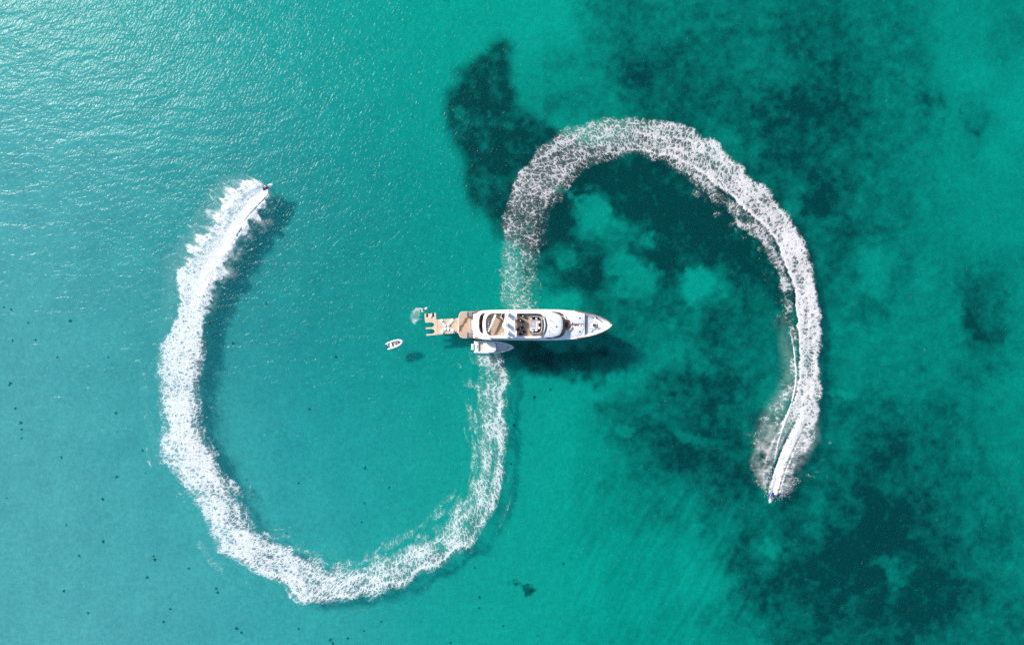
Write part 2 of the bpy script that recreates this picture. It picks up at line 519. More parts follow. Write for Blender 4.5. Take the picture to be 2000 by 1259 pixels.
# Schlick reflectance, the same from above and below
geo_ = g.n('NewGeometry'); dt_ = g.n('VectorMath', operation='DOT_PRODUCT'); g.l(geo_.outputs['Incoming'], dt_.inputs[0]); g.l(geo_.outputs['Normal'], dt_.inputs[1])
fres = g.math('ADD', g.math('MULTIPLY', g.math('POWER', g.math('SUBTRACT', 1.0, g.math('ABSOLUTE', dt_.outputs['Value'])), 5.0), .98), .021)

tr = g.n('BsdfTransparent'); sx_ = g.n('SeparateXYZ'); g.l(pos, sx_.inputs[0])
shal = g.math('ADD', g.math('MULTIPLY', sx_.outputs[0], -1.0), g.math('MULTIPLY', sx_.outputs[1], -.28))
shal = g.math('ADD', shal, g.math('MULTIPLY', g.noise(pos, .012, 3, .6), 60))
tint = g.mixc(g.ramp(shal, 10, 190), (.05, .845, .795), (.42, .90, .885))     # clearer over the shoal at left
g.l(tint, tr.inputs[0])
gl = g.n('BsdfGlossy', ins={'Roughness': .27}); gl.distribution = 'BECKMANN'; gl.inputs[0].default_value = (.38, .38, .38, 1); g.l(bp.outputs[0], gl.inputs['Normal'])
df = g.n('BsdfDiffuse'); df.inputs[0].default_value = (.0, .22, .24, 1)
m1 = g.n('MixShader', _0=.05); g.l(tr.outputs[0], m1.inputs[1]); g.l(df.outputs[0], m1.inputs[2])
m2 = g.n('MixShader'); g.l(fres, m2.inputs[0]); g.l(m1.outputs[0], m2.inputs[1]); g.l(gl.outputs[0], m2.inputs[2])
g.l(m2.outputs[0], g.out.inputs[0])
vs = g.n('VolumeScatter', ins={'Density': .062, 'Anisotropy': .4}); vs.inputs['Color'].default_value = (.05, .43, .43, 1)
g.l(vs.outputs[0], g.out.inputs['Volume'])
bm = bmesh.new()
bmesh.ops.create_cube(bm, size=1.0, matrix=Matrix.Translation((0, 0, -4)) @ Matrix.Diagonal((12000, 12000, 8, 1)))
o = bm_link('sea_water', bm, g.m, None, False)
tag(o, kind='structure')

# tufts of dark weed standing on the sand
spots = """137 626 6|22 604 4|8 600 3|55 630 3|25 665 4|112 697 3|212 697 4|20 748 5|18 752 3|28 782 3|30 797 4|40 825 6|42 838 4|42 855 4|88 722 2|148 720 2|226 806 4|
278 879 4|120 892 3|245 893 2|228 930 4|285 923 3|288 937 2|200 974 5|14 972 3|130 1024 5|201 1056 5|289 1077 2|302 1092 6|300 1085 3|154 1084 3|368 1109 3|384 1113 3|
287 1127 5|354 1134 3|125 1153 5|422 1148 3|425 1156 4|332 1188 4|172 1196 4|320 1213 5|462 1226 5|471 1234 4|583 1227 4|646 1248 6|679 1245 5|422 877 7|713 913 6|543 915 6|
495 969 5|616 954 2|583 943 3|481 936 3|712 980 3|760 951 6|712 981 4|706 1019 4|600 1030 2|1004 830 6|998 905 4|927 1107 5|936 1165 5|935 1187 4|982 1221 4|1075 760 5|
1043 775 8|650 1255 5|880 1254 6|744 1213 3|680 1246 3|711 1231 3|409 630 8|875 640 2|1031 1142 8|656 697 5|70 663 3|455 670 4|520 592 3|604 798 3|560 1040 3|805 230 4|950 98 3|560 905 2|
95 905 2|64 1150 2|255 1010 2|330 1120 2|480 1160 2|180 1110 2|90 1050 2|40 1200 2|150 940 2|215 1150 2|610 870 2|650 830 2|500 850 2|840 850 2|870 930 2|1100 1100 3|1140 1190 3|1050 1240 3|1120 1010 2|1180 1080 2"""
bm = bmesh.new()
for s_ in spots.replace('\n', '').split('|'):
    a, b_, r_ = [float(v) for v in s_.split()]
    if r_ < 4 and (a + b_) % 3 == 0 or r_ < 3: continue
    c = P(a, b_, -DEPTH); rr = r_ * MPP * random.uniform(.28, .5)
    for k in range(int(8 + r_ * 9)):
        t = random.uniform(0, 2 * math.pi); q = rr * random.random() ** .6
        lob = 1 + .45 * math.sin(3 * t + a) + .25 * math.sin(5 * t + b_)
        x = c.x + q * lob * math.cos(t); y = c.y + q * lob * math.sin(t)
        w = random.uniform(.05, .11); h = random.uniform(.08, .24); d = random.uniform(0, math.pi)
        lx, ly = random.uniform(-.16, .16), random.uniform(-.16, .16)
        dx, dy = math.cos(d) * w, math.sin(d) * w
        z0 = -DEPTH - .2
        v = [bm.verts.new(p) for p in ((x - dx, y - dy, z0), (x + dx, y + dy, z0), (x + dx * .8 + lx, y + dy * .8 + ly, z0 + h + .2), (x - dx * .8 + lx, y - dy * .8 + ly, z0 + h + .2))]
        bm.faces.new(v)
o = bm_link('seagrass_tufts', bm, simple('seagrass_blade', (.15, .19, .19), .8, var=.3), None, False)
tag(o, 'small dark tufts of weed scattered over the pale sandy bottom', 'seagrass', kind='stuff')

# ------------------------------------------------------------------ foam
def foam_mat(name, tint=(.86, .86, .87), across=.55, cell=1.0, soft=.30):
    g = NT(name)
    uv = g.n('Attribute', attribute_name='fuv').outputs['Vector']
    dn = g.n('Attribute', attribute_name='dens').outputs['Fac']
    mist = g.n('Attribute', attribute_name='mist').outputs['Fac']
    geo = g.n('NewGeometry').outputs['Position']
    wn_ = g.n('TexNoise', ins={'Scale': .7, 'Detail': 4, 'Roughness': .6}); g.l(geo, wn_.inputs['Vector'])
    sub = g.n('VectorMath', operation='SUBTRACT'); g.l(wn_.outputs['Color'], sub.inputs[0]); sub.inputs[1].default_value = (.5, .5, .5)
    scl = g.n('VectorMath', operation='SCALE'); g.l(sub.outputs[0], scl.inputs[0]); scl.inputs['Scale'].default_value = 1.9
    add = g.n('VectorMath', operation='ADD'); g.l(uv, add.inputs[0]); g.l(scl.outputs[0], add.inputs[1])
    mp = g.mapping(add.outputs[0], (1.0 / cell, across / cell, 1))
    v1 = g.n('TexVoronoi', feature='DISTANCE_TO_EDGE', ins={'Scale': 1.0}); g.l(mp, v1.inputs['Vector'])
    v2 = g.n('TexVoronoi', feature='DISTANCE_TO_EDGE', ins={'Scale': 1.9}); g.l(mp, v2.inputs['Vector'])
    e = g.math('MINIMUM', v1.outputs['Distance'], g.math('ADD', g.math('MULTIPLY', v2.outputs['Distance'], 1.25), .045))
    n1 = g.noise(mp, 1.3, 6, .68)
    n2 = g.noise(geo, .35, 3, .6)
    f = g.math('ADD', g.math('MULTIPLY', dn, 1.06), g.math('MULTIPLY', g.math('SUBTRACT', n1, .5), 1.05))
    f = g.math('ADD', f, g.math('MULTIPLY', g.math('SUBTRACT', n2, .5), .8))
    f = g.math('SUBTRACT', f, g.math('MULTIPLY', e, 3.0))
    f = g.math('SUBTRACT', f, .06)
    al = g.ramp(f, 0.0, soft)
    al = g.math('MULTIPLY', g.math('MULTIPLY', al, g.ramp(dn, 0.02, .16)), g.ramp(dn, .30, .95, .66, .97))
    al0 = al
    # bubbles just under the surface and drifting mist: thin, milky
    haze = g.math('ADD', g.math('MULTIPLY', g.ramp(dn, .05, 1.0), .22), g.math('MULTIPLY', mist, g.ramp(n1, .25, .7, .25, 1.0)))
    al = g.math('MAXIMUM', al, g.math('MINIMUM', haze, .92))
    d = g.n('BsdfDiffuse'); d.inputs[0].default_value = (*tint, 1)
    bp = g.n('Bump', ins={'Strength': .9, 'Distance': .10}); g.l(g.math('MULTIPLY', g.math('ADD', f, g.noise(geo, 2.2, 4, .7)), g.ramp(al0, .1, .8)), bp.inputs['Height']); g.l(bp.outputs[0], d.inputs['Normal'])
    tl = g.n('BsdfTranslucent'); tl.inputs[0].default_value = (*tint, 1)
    mx = g.n('MixShader', _0=.34); g.l(d.outputs[0], mx.inputs[1]); g.l(tl.outputs[0], mx.inputs[2])
    tr = g.n('BsdfTransparent')
    m = g.n('MixShader'); g.l(al, m.inputs[0]); g.l(tr.outputs[0], m.inputs[1]); g.l(mx.outputs[0], m.inputs[2])
    g.l(m.outputs[0], g.out.inputs[0])
    return g.m

def spl(pts, N):
    """resample a polyline (Catmull-Rom) at N points evenly by index"""
    p = np.array([list(v) for v in cr([Vector((a, b_, 0)) for a, b_ in pts], 24)])[:, :2]
    return p

def ribbon(name, pairs, profile, label, zfun, step=.22, margin=.45, mat=None, seed=0):
    A = spl([p[0] for p in pairs], 0); B = spl([p[1] for p in pairs], 0)
    mid = (A + B) / 2
    L = np.concatenate([[0], np.cumsum(np.hypot(*np.diff(mid, axis=0).T))])
    n = int(L[-1] * MPP / step)
    t = np.linspace(0, L[-1], n)
    A = np.stack([np.interp(t, L, A[:, k]) for k in (0, 1)], -1)
    B = np.stack([np.interp(t, L, B[:, k]) for k in (0, 1)], -1)
    wmax = np.hypot(*(B - A).T).max() * MPP * (1 + 2 * margin)
    m = int(wmax / step)
    v = np.linspace(-margin, 1 + margin, m)
    a = t * MPP
    V, T = np.meshgrid(v, np.arange(n))
    Q = A[:, None, :] + (B - A)[:, None, :] * V[..., None]
    wid = (np.hypot(*(B - A).T) * MPP)[:, None] * np.ones_like(V)
    arc = a[:, None] * np.ones_like(V)
    sfrac = arc / a[-1]
    ind = np.interp(t, L, np.arange(len(L)) / 24.0)[:, None] * np.ones_like(V)
    cross = V * wid
    # edge distance in metres with ragged lobes
    lob = (fbm(arc / 4.2, cross / 6 + 3, seed + 1, 3, .5) - .5)
    lob2 = (fbm(arc / 1.0, cross / 2.2, seed + 5, 3, .6) - .5)
    wob = (vnoise(arc / 9.0, arc * 0, seed + 8) - .5) * 1.6
    eo = cross + lob * 3.4 + lob2 * 1.0 + wob * .7
    ei = (wid - cross) + lob * 3.4 + lob2 * 1.0 - wob * .7
    dens, mist = profile(ind, V, arc, cross, wid, eo, ei, seed)
    z = zfun(ind, V, arc, cross, wid, np.clip(dens, 0, 1.2), mist, seed)
    dens = np.clip(dens, 0, 1.3); mist = np.clip(mist, 0, .95)
    k = MPP * (HCAM - z) / HCAM
    Xw = (Q[..., 0] - 1000) * k; Yw = (629.5 - Q[..., 1]) * k
    me = grid_mesh(name, Xw, Yw, z, {'dens': dens, 'mist': mist, 'fuv': np.stack([arc, cross, np.zeros_like(arc)], -1)})
    # drop faces that carry no foam at all
    bm = bmesh.new(); bm.from_mesh(me)
    dead = (dens < .012) & (mist < .012)
    dv = dead.ravel()
    bm.verts.ensure_lookup_table()
    rm = [f_ for f_ in bm.faces if all(dv[q.index] for q in f_.verts)]
    bmesh.ops.delete(bm, geom=rm, context='FACES')
    bm.to_mesh(me); bm.free()
    o = link(name, me, mat, None, False)
    tag(o, label, 'wake', kind='stuff')
    return o

# left wake: starts at the skier, swings round the bottom and ends beside the small white boat
LW = [((516, 360), (527, 371)), ((490, 354), (531, 392)), ((455, 368), (518, 418)), ((430, 398), (492, 448)), ((405, 440), (468, 482)),
      ((378, 478), (446, 522)), ((352, 515), (426, 560)), ((343, 555), (411, 590)), ((340, 600), (403, 615)), ((330, 640), (401, 650)),
      ((318, 680), (395, 682)), ((307, 722), (388, 722)), ((309, 772), (386, 765)), ((319, 830), (394, 808)), ((323, 882), (404, 850)),
      ((347, 925), (424, 890)), ((380, 965), (446, 930)), ((398, 1000), (472, 975)), ((408, 1036), (482, 1015)), ((437, 1076), (520, 1042)),
      ((482, 1108), (562, 1055)), ((540, 1136), (604, 1084)), ((588, 1180), (640, 1108)), ((652, 1174), (688, 1100)), ((722, 1160), (728, 1092)),
      ((790, 1140), (782, 1068)), ((850, 1108), (828, 1042)), ((898, 1080), (872, 1005)), ((934, 1046), (900, 965)), ((957, 1006), (918, 930)),
      ((972, 965), (928, 895)), ((983, 918), (930, 862)), ((983, 872), (929, 825)), ((989, 822), (926, 785)), ((988, 772), (916, 752)),
      ((986, 726), (920, 716)), ((972, 688), (922, 682))]
def prof_left(ind, V, arc, cross, wid, eo, ei, sd_):
    D = np.interp(ind, [0, 1, 6, 12, 17, 20, 22, 24, 27, 30, 33, 35, 36], [1.10, .95, .82, .72, .65, .62, .58, .54, .46, .40, .36, .33, .28])
    yng = sstep(10, 4, ind)
    fing = fbm(arc / 2.3 + cross * .12, cross / 5, sd_ + 31, 4, .6)
    eo = eo + yng * (fing - .5) * 8; ei = ei + yng * (fbm(arc / 2.3 + 9, cross / 5, sd_ + 35, 4, .6) - .5) * 6
    e = np.minimum(eo, ei)
    old_ = sstep(7, 13, ind)
    d = D * (1 + .14 * old_) * ((1 - old_) * sstep(-.3, 1.5, e) + old_ * (.45 * sstep(-1.4, -.2, e) + .55 * sstep(.2, 3.4, e)))
    # denser lower/outer rim on the old part of the arc
    rim = np.exp(-((eo - 1.3) / .9) ** 2) * sstep(14, 22, ind) * .36
    d = d + rim + (fbm(arc / 6, cross / 1.1, sd_ + 81, 4, .6) - .5) * .50 * sstep(8, 14, ind) + (fbm(arc / 5, cross / 4, sd_ + 83, 3) - .5) * .55 * sstep(6, 12, ind)
    # jet track: a smooth bright band down the middle while the wake is young
    core = np.exp(-((V - .60) / .12) ** 2) * sstep(9.5, 5, ind) * .9
    wv = (vnoise(arc / 3, arc * 0, sd_ + 2) - .5) * .07
    dark = np.exp(-((V + wv - .76) / .030) ** 2) * sstep(6.0, 2, ind) * .42 + np.exp(-((V - .47) / .03) ** 2) * sstep(5.5, 1.0, ind) * .35
    # spray fingers thrown outwards
    young = sstep(9, 4, ind)
    fine_ = fbm(arc / .8, cross / 4, sd_ + 37, 3, .6)
    d = d - young * sstep(.55, .1, V) * (.55 - fine_) * 1.5
    d = np.where(V > .78, d - young * (.60 - fine_) * 1.3, d)
    core_n = .55 + .9 * fbm(arc / 2.5, cross / 2, sd_ + 39, 3)
    dark = dark * core_n
    d = d + core - dark
    # gaps and thin lace behind the inner edge of the old wake
    old = sstep(10, 22, ind)
    d = d - old * sstep(.55, .95, V) * (.65 - fbm(arc / 4, cross / 3, sd_ + 44, 3)) * .8
    wisp = sstep(.46, .72, fbm(arc / 5.5, cross / 2.6, sd_ + 51, 4)) * sstep(4.6, .4, np.abs(cross - wid - .9)) * .36 * sstep(17, 21, ind)
    d = np.maximum(d, wisp)
    d = d * sstep(-.02, .3, ind)
    mist = young * sstep(-2.6, 1.2, e) * (fbm(arc / 1.8, cross / 4, sd_ + 61, 4) - .28) * 1.5 * sstep(0, .25, ind)
    mist = np.maximum(mist, sstep(.25, 0, abs(V - .6)) * sstep(7, 4, ind) * .8 * sstep(0, .3, ind)) - dark
    mist2 = sstep(-6.5, -.5, eo) * sstep(1.0, -1.5, eo) * sstep(0, 2, ind) * sstep(11, 4, ind) * .12
    return d, np.maximum(np.maximum(mist, 0), mist2)
def z_left(ind, V, arc, cross, wid, d, mist, sd_):
    n = fbm(arc / 1.3, cross / 1.3, sd_ + 71, 4, .6)
    plume = (sstep(10, 1.5, ind) * sstep(0, .6, ind)) * (.35 + 1.3 * np.exp(-((np.abs(V - .5) - .30) / .20) ** 2) * fbm(arc / 3.2, cross / 3.2, sd_ + 75, 3))
    return .03 + d * n * .16 + plume * np.clip(d + mist, 0, 1)

RW = [((984, 604), (1048, 604)), ((977, 562), (1048, 565)), ((976, 512), (1050, 520)), ((979, 472), (1056, 480)), ((983, 432), (1062, 442)),
      ((990, 398), (1075, 412)), ((1003, 358), (1092, 386)), ((1032, 316), (1110, 362)), ((1070, 280), (1138, 336)), ((1112, 252), (1172, 320)),
      ((1168, 232), (1208, 313)), ((1224, 228), (1240, 311)), ((1282, 238), (1272, 320)), ((1340, 250), (1308, 334)), ((1388, 272), (1342, 356)),
      ((1430, 306), (1376, 384)), ((1476, 348), (1412, 414)), ((1520, 390), (1448, 446)), ((1556, 436), (1482, 482)), ((1578, 486), (1502, 518)),
      ((1593, 540), (1518, 556)), ((1603, 592), (1526, 600)), ((1606, 650), (1532, 650)), ((1606, 710), (1538, 705)), ((1603, 760), (1536, 750)),
      ((1598, 810), (1518, 790)), ((1588, 850), (1500, 825)), ((1572, 888), (1486, 868)), ((1560, 920), (1480, 903)), ((1542, 948), (1486, 932)),
      ((1526, 967), (1493, 955)), ((1513, 968), (1502, 963))]
def prof_right(ind, V, arc, cross, wid, eo, ei, sd_):
    D = np.interp(ind, [0, 2, 5, 9, 13, 16, 22, 26, 31], [.34, .30, .42, .47, .55, .68, .77, .64, .70])
    e = np.minimum(eo, ei)
    d = D * sstep(-.6, 1.2, eo) * (.5 * sstep(-1.4, -.2, ei) + .5 * sstep(.2, 3.2, ei))
    # from the crown of the arc on: a dense outer band and a thin torn inner one
    split = np.interp(ind, [9, 11, 14, 18, 20, 23, 26, 29, 31], [1.0, .80, .66, .60, .60, .62, .70, .9, 1.0])
    on = sstep(9, 12, ind)
    edge = (V - split) * wid + (fbm(arc / 2.0, cross * 0 + 2, sd_ + 21, 3) - .5) * 1.2
    innerband = sstep(.0, .5, edge) * on
    torn = .16 + .38 * sstep(.30, .70, fbm(arc / 3.6, cross / 2.2, sd_ + 23, 4))
    d = d * (1 + (fbm(arc / 6, cross / 1.1, sd_ + 81, 4, .6) - .5) * .9 * sstep(29, 22, ind) + (fbm(arc / 4, cross / 4, sd_ + 83, 3) - .5) * .7 * sstep(29, 22, ind))
    d = d * (1 - innerband) + np.minimum(d, torn * sstep(-.2, 1.3, ei)) * innerband
    gap = np.exp(-((edge - .7) / .42) ** 2) * sstep(13, 17, ind) * .22
    d = d - gap
    lip = np.exp(-((edge + .35) / .35) ** 2) * on * .30
    d = d + lip * .8
    line = np.exp(-((V - np.interp(ind, [21, 23, 26, 28, 30.5], [.86, .78, .66, .60, .5]) - (vnoise(arc / 4, arc * 0, sd_ + 3) - .5) * .03) * wid / .22) ** 2) * sstep(21.5, 23, ind) * sstep(29, 26.5, ind)
    d = d + line * .95
    # young part: bright jet stripe, dark grooves at both sides, ragged spray
    young = sstep(24.5, 27.5, ind)
    ctr = np.interp(ind, [22, 25, 27, 29, 31], [.25, .32, .40, .48, .5])
    core = np.exp(-((V - ctr) * wid / .95) ** 2) * young
    groove = np.exp(-((V - ctr) * wid - 1.75) ** 2 / .16) * young * .7 + np.exp(-((V - ctr) * wid + 1.6) ** 2 / .10) * young * .28
    fing = fbm(arc / 1.15, cross / 6, sd_ + 33, 3, .6)
    d = d - young * (.60 - fing) * 1.5 * sstep(1.9, 2.6, np.abs(V - ctr) * wid)
    groove = groove * (.4 + 1.0 * fbm(arc / 2.5, cross / 2, sd_ + 39, 3))
    d = d * (1 - .35 * young * (V > ctr + .12)) + core * 1.1 - groove
    wide = sstep(.50, .75, fbm(arc / 3.0, cross / 3.0, sd_ + 55, 4)) * sstep(3.4, .2, np.abs(cross - wid - .8)) * .30 * sstep(13, 15, ind)
    d = np.maximum(d, wide)
    d = d * np.where(ind > 31, sstep(31, 30.8, ind), 1)
    mist = young * sstep(-2.2, 1.5, e) * (fbm(arc / 1.9, cross / 3, sd_ + 63, 4) - .22) * 1.35
    mist = np.maximum(mist, core * .95) - groove
    mist = np.maximum(mist, sstep(21, 23, ind) * sstep(28, 26, ind) * np.exp(-((V - 1.0) / .16) ** 2) * .30 * fbm(arc / 3, cross / 2, sd_ + 3, 3))
    mist = np.where(ind > 30.9, 0, mist)
    return d, np.maximum(mist, 0)
def z_right(ind, V, arc, cross, wid, d, mist, sd_):
    n = fbm(arc / 1.3, cross / 1.3, sd_ + 71, 4, .6)
    plume = (sstep(22, 29, ind) * sstep(31, 30.2, ind)) * (.3 + 1.2 * np.exp(-((np.abs(V - .5) - .30) / .20) ** 2) * fbm(arc / 3.2, cross / 3.2, sd_ + 75, 3))
    return .03 + d * n * .2 + plume * np.clip(d + mist, 0, 1)

ribbon('wake_foam', LW, prof_left, 'bright white foam wake curling behind the orange-vested rider and round under the small white boat', z_left, mat=foam_mat('foam_left', (.92, .895, .885), .55, 1.12), seed=100)
ribbon('wake_foam', RW, prof_right, 'lacy greyish foam wake arching over the dark seagrass from yacht side to the blue jet ski', z_right, mat=foam_mat('foam_right', (.95, .875, .85), .55, 1.10), seed=300)

SP = [((812, 634), (806, 632)), ((818, 624), (802, 622)), ((821, 617), (801, 614)), ((822, 611), (802, 608)), ((822, 606), (808, 603)), ((826, 605), (818, 600)), ((829, 606), (826, 602))]
def prof_small(ind, V, arc, cross, wid, eo, ei, sd_):
    e = np.minimum(cross, wid - cross) + (fbm(arc / .8, cross / .8, sd_, 3) - .5) * 1.2
    D = np.interp(ind, [0, .7, 1.2, 3, 4, 6], [.7, .8, .42, .46, .8, 1.15])
    return D * sstep(-.1, .5, e) * sstep(0, .2, ind), sstep(-.2, .5, e) * np.interp(ind, [0, .6, 1.2, 3, 6], [.45, .5, .16, .2, .5]) * fbm(arc, cross, sd_ + 9, 3)
ribbon('board_wake_foam', SP, prof_small, 'short thin curl of foam behind the board rider near the docks', lambda *a: .05 + .2 * a[5], step=.1, margin=.3, mat=foam_mat('foam_small', (.8, .8, .8), .9, .45), seed=500)

# flung drops at the head of each big wake
def spray(cx, cy, heading, label, seed):
    rd = random.Random(seed)
    bm = bmesh.new()
    h = Vector((math.cos(heading), math.sin(heading), 0)); s = Vector((-h.y, h.x, 0))
    c = P(cx, cy)
    for k in range(700):
        back = rd.random() ** .7 * 9
        sd_ = rd.choice((-1, 1))
        off = sd_ * (.9 + back * .30 + rd.gauss(0, .8) + rd.random() ** 3 * 1.6)
        z = max(.05, rd.gauss(.9, .5))
        p = c - h * (back - .6) + s * off
        r_ = rd.uniform(.02, .06)
        q = Vector((p.x, p.y, z))
        bmesh.ops.create_icosphere(bm, subdivisions=1, radius=r_, matrix=Matrix.Translation(q) @ Matrix.Diagonal((1, 1, .8, 1)))
    o = bm_link('spray_drops', bm, SPRAY, None, False)
    tag(o, label, 'spray', kind='stuff')
SPRAY = simple('water_drops', (.9, .9, .9), .4)
spray(523, 365, R(28), 'white drops flung up beside the jet ski at upper left', 5)
spray(1506, 971, R(-114), 'white drops flung up beside the jet ski at lower right', 6)

# ------------------------------------------------------------------ the yacht
CY = 634.2                                   # photo row of the yacht's centreline
ORG = P(1045, CY, 0); ORG.z = 0
yacht = thing('motor_yacht', ORG, 0, 'long white motor yacht with teak decks at the centre, bow pointing right', 'yacht')
def L(px, py, z):
    p = P(px, py, z); return Vector((p.x - ORG.x, p.y - ORG.y, z))
def LP(pts, z):
    return [L(a, b_, z).to_2d() for a, b_ in pts]
def part(name, mat, parent=yacht):
    class Ctx:
        def __enter__(s): s.bm = bmesh.new(); return s.bm
        def __exit__(s, *a):
            if a[0] is None: s.o = bm_link(name, s.bm, mat, parent)
    return Ctx()
def mir(pts):
    """upper half outline (bow..stern order as given) plus its mirror image below the centreline"""
    return list(pts) + [(a, 2 * CY - b_) for a, b_ in reversed(pts) if abs(b_ - CY) > .01]

XS = [924, 926, 940, 960, 1000, 1050, 1090, 1125, 1150, 1164, 1175, 1187, 1193, 1196.3]
HW = [25.2, 25.6, 27.6, 28.6, 29.6, 30.2, 29.8, 27.2, 22.6, 18.8, 14.8, 8.6, 4.2, .25]
def sheer(x): return float(np.interp(x, [924, 930, 950, 1060, 1110, 1126, 1150, 1197], [3.1, 3.2, 3.4, 3.6, 4.2, 5.7, 5.9, 6.3]))
def hwid(x): return float(np.interp(x, XS, HW))
def hull_sec(x):
    w = hwid(x) * MPP; zt = sheer(x); f = float(np.interp(x, [924, 1080, 1150, 1196.3], [.0, .04, .38, 1.0]))
    cx = L(x, CY, zt).x; back = f * 3.2 * float(np.interp(x, [1150, 1196.3], [.3, 1])) if x > 1100 else 0
    wl = max(w * (1 - f * .62), .03)
    out = []
    for sgn in (1, -1):
        pts = [(cx, w * .975, zt), (cx - back * .25, w * .955 * (1 - f * .10), zt * .62), (cx - back * .7, (w * .45 + wl * .52), zt * .28), (cx - back, wl * .97, 0.0), (cx - back * 1.05, wl * .82, -.8), (cx - back * 1.1, wl * .08, -1.7)]
        out.append([Vector((a, sgn * b_, c)) for a, b_, c in pts])
    return out[0] + out[1][::-1]
hx = sorted(set(list(np.linspace(924, 1120, 26)) + list(np.linspace(1122, 1185, 22)) + [1188, 1190, 1192, 1194, 1195.4, 1196.3]))
with part('hull', M['hullwhite']) as bm:
    add_loft(bm, [hull_sec(x) for x in hx])
    for f_ in [f_ for f_ in bm.faces if len(f_.verts) == 4 and f_.calc_center_median().z > 5 and f_.normal.z > .95]: pass
# the loft closes itself over the top: remove that lid from x>1124 and leave a real bulwark there
hull = yacht.children[-1]
bm = bmesh.new(); bm.from_mesh(hull.data)
x_cut = L(1123, CY, 5.6).x
lid = [f_ for f_ in bm.faces if abs(f_.normal.z) > .8 and f_.calc_center_median().x > x_cut and f_.calc_center_median().z > 5.2]
bmesh.ops.delete(bm, geom=lid, context='FACES'); bm.to_mesh(hull.data); bm.free()

def edge_line(x0, x1, n, inset, dz, side):
    out = []
    for x in np.linspace(x0, x1, n):
        z = sheer(x) + dz
        out.append(Vector((L(x, CY, z).x - (inset * .9 if x > 1190 else 0), side * max(hwid(x) * MPP * .975 - inset, .0), z)))
    return out
with part('cap_rail', M['varnish']) as bm:
    a = edge_line(1124, 1196.3, 40, .04, .03, 1); b_ = edge_line(1124, 1196.3, 40, .04, .03, -1)
    add_tube(bm, a[:-1] + b_[::-1], .13, 8)
# sloping inner faces of the bow bulwark
with part('bulwark', M['gelcoat']) as bm:
    for side in (1, -1):
        top = edge_line(1124, 1193, 36, .12, -.01, side)
        bot = [Vector((p.x - .15, side * max(abs(p.y) - .85, .0), 4.72)) for p in top]
        for i in range(len(top) - 1):
            v = [bm.verts.new(q) for q in (top[i], top[i + 1], bot[i + 1], bot[i])]
            bm.faces.new(v)
    bmesh.ops.remove_doubles(bm, verts=bm.verts, dist=.002)
with part('foredeck', M['greydeck']) as bm:
    xs_ = np.linspace(1138, 1192, 30)
    up = [(x, CY - max(hwid(x) - 4.2, .3)) for x in xs_]
    add_prism(bm, LP(mir(up), 4.8), 4.5, 4.8)
with part('bow_platform', M['gelcoat']) as bm:
    up = [(1166, CY - .2), (1171, 629.5), (1163, CY - hwid(1163) + 5.2)] + [(x, CY - max(hwid(x) - 3.6, .3)) for x in np.linspace(1165, 1192.5, 14)]
    pts = [(1169, 634.2), (1166, 629.0), (1159, 622.5), (1165, CY - hwid(1165) + 4.6)] + [(x, CY - max(hwid(x) - 3.2, .3)) for x in np.linspace(1168, 1192.5, 12)]
    low = [(x, CY + max(hwid(x) - 3.2, .3)) for x in np.linspace(1192.3, 1168, 12)] + [(1165, CY + hwid(1165) - 4.6), (1176, 641)]
    add_prism(bm, LP(pts + low, 5.2), 4.7, 5.22, .05)

# aft swim platform with its beach-club floor
with part('swim_platform', M['gelcoat']) as bm:
    add_prism(bm, round_poly(LP([(895.6, 608.0), (927, 608.2), (927, 660.2), (895.6, 660.4)], .9), [1.7, 0, 0, 1.7], 7), .25, .86, .05)
with part('platform_deck', M['teak_dark_trail']) as bm:
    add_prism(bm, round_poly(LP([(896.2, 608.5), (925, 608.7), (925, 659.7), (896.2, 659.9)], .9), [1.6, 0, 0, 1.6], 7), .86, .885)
# stairs on both quarters, curved mahogany rails
for sy in (-1, 1):
    with part('stairs', M['stairgrey']) as bm:
        for k in range(6):
            x0 = 911.6 + k * 1.75
            yc = CY + sy * (19.6 + k * .2)
            p = L(x0 + 1.3, yc, 1.0)
            add_box(bm, Vector((p.x, p.y, (.9 + .9 + (k + 1) * .3) / 2)), (.27, 1.35, (k + 1) * .3), 0, .02)
    with part('stair_side', M['glass']) as bm:
        a = L(912, CY + sy * 25.0, 1.2); b2 = L(925.5, CY + sy * 25.2, 2.9)
        vs = [Vector((a.x, a.y, .9)), Vector((b2.x, b2.y, .9)), Vector((b2.x, b2.y, 3.0)), Vector((a.x, a.y, 1.35))]
        ring = [q + Vector((0, -sy * .0, 0)) for q in vs]; ring2 = [q + Vector((0, sy * .12, 0)) for q in vs]
        add_loft(bm, [ring, ring2])
        p = L(914, CY + sy * 19.5, 1.3); add_box(bm, Vector((p.x, p.y, 1.25)), (.12, 1.4, .7))
    with part('quarter_rail', M['varnish']) as bm:
        pts = [(921.4, CY + sy * 14.6, 2.2), (922.0, CY + sy * 18.2, 2.6), (923.6, CY + sy * 21.6, 3.1), (927, CY + sy * 24.6, 3.5), (931, CY + sy * 26.2, 3.8), (936, CY + sy * 27.1, 4.1)]
        c_ = cr([L(*q) for q in pts], 6)
        for i in range(len(c_) - 1):
            pass
        secs = []
        for i, q in enumerate(c_):
            d = (c_[min(i + 1, len(c_) - 1)] - c_[max(i - 1, 0)]).normalized(); n_ = Vector((-d.y, d.x, 0)) * .22
            secs.append([q + n_, q - n_, q - n_ - Vector((0, 0, .25)), q + n_ - Vector((0, 0, .25))])
        add_loft(bm, secs)
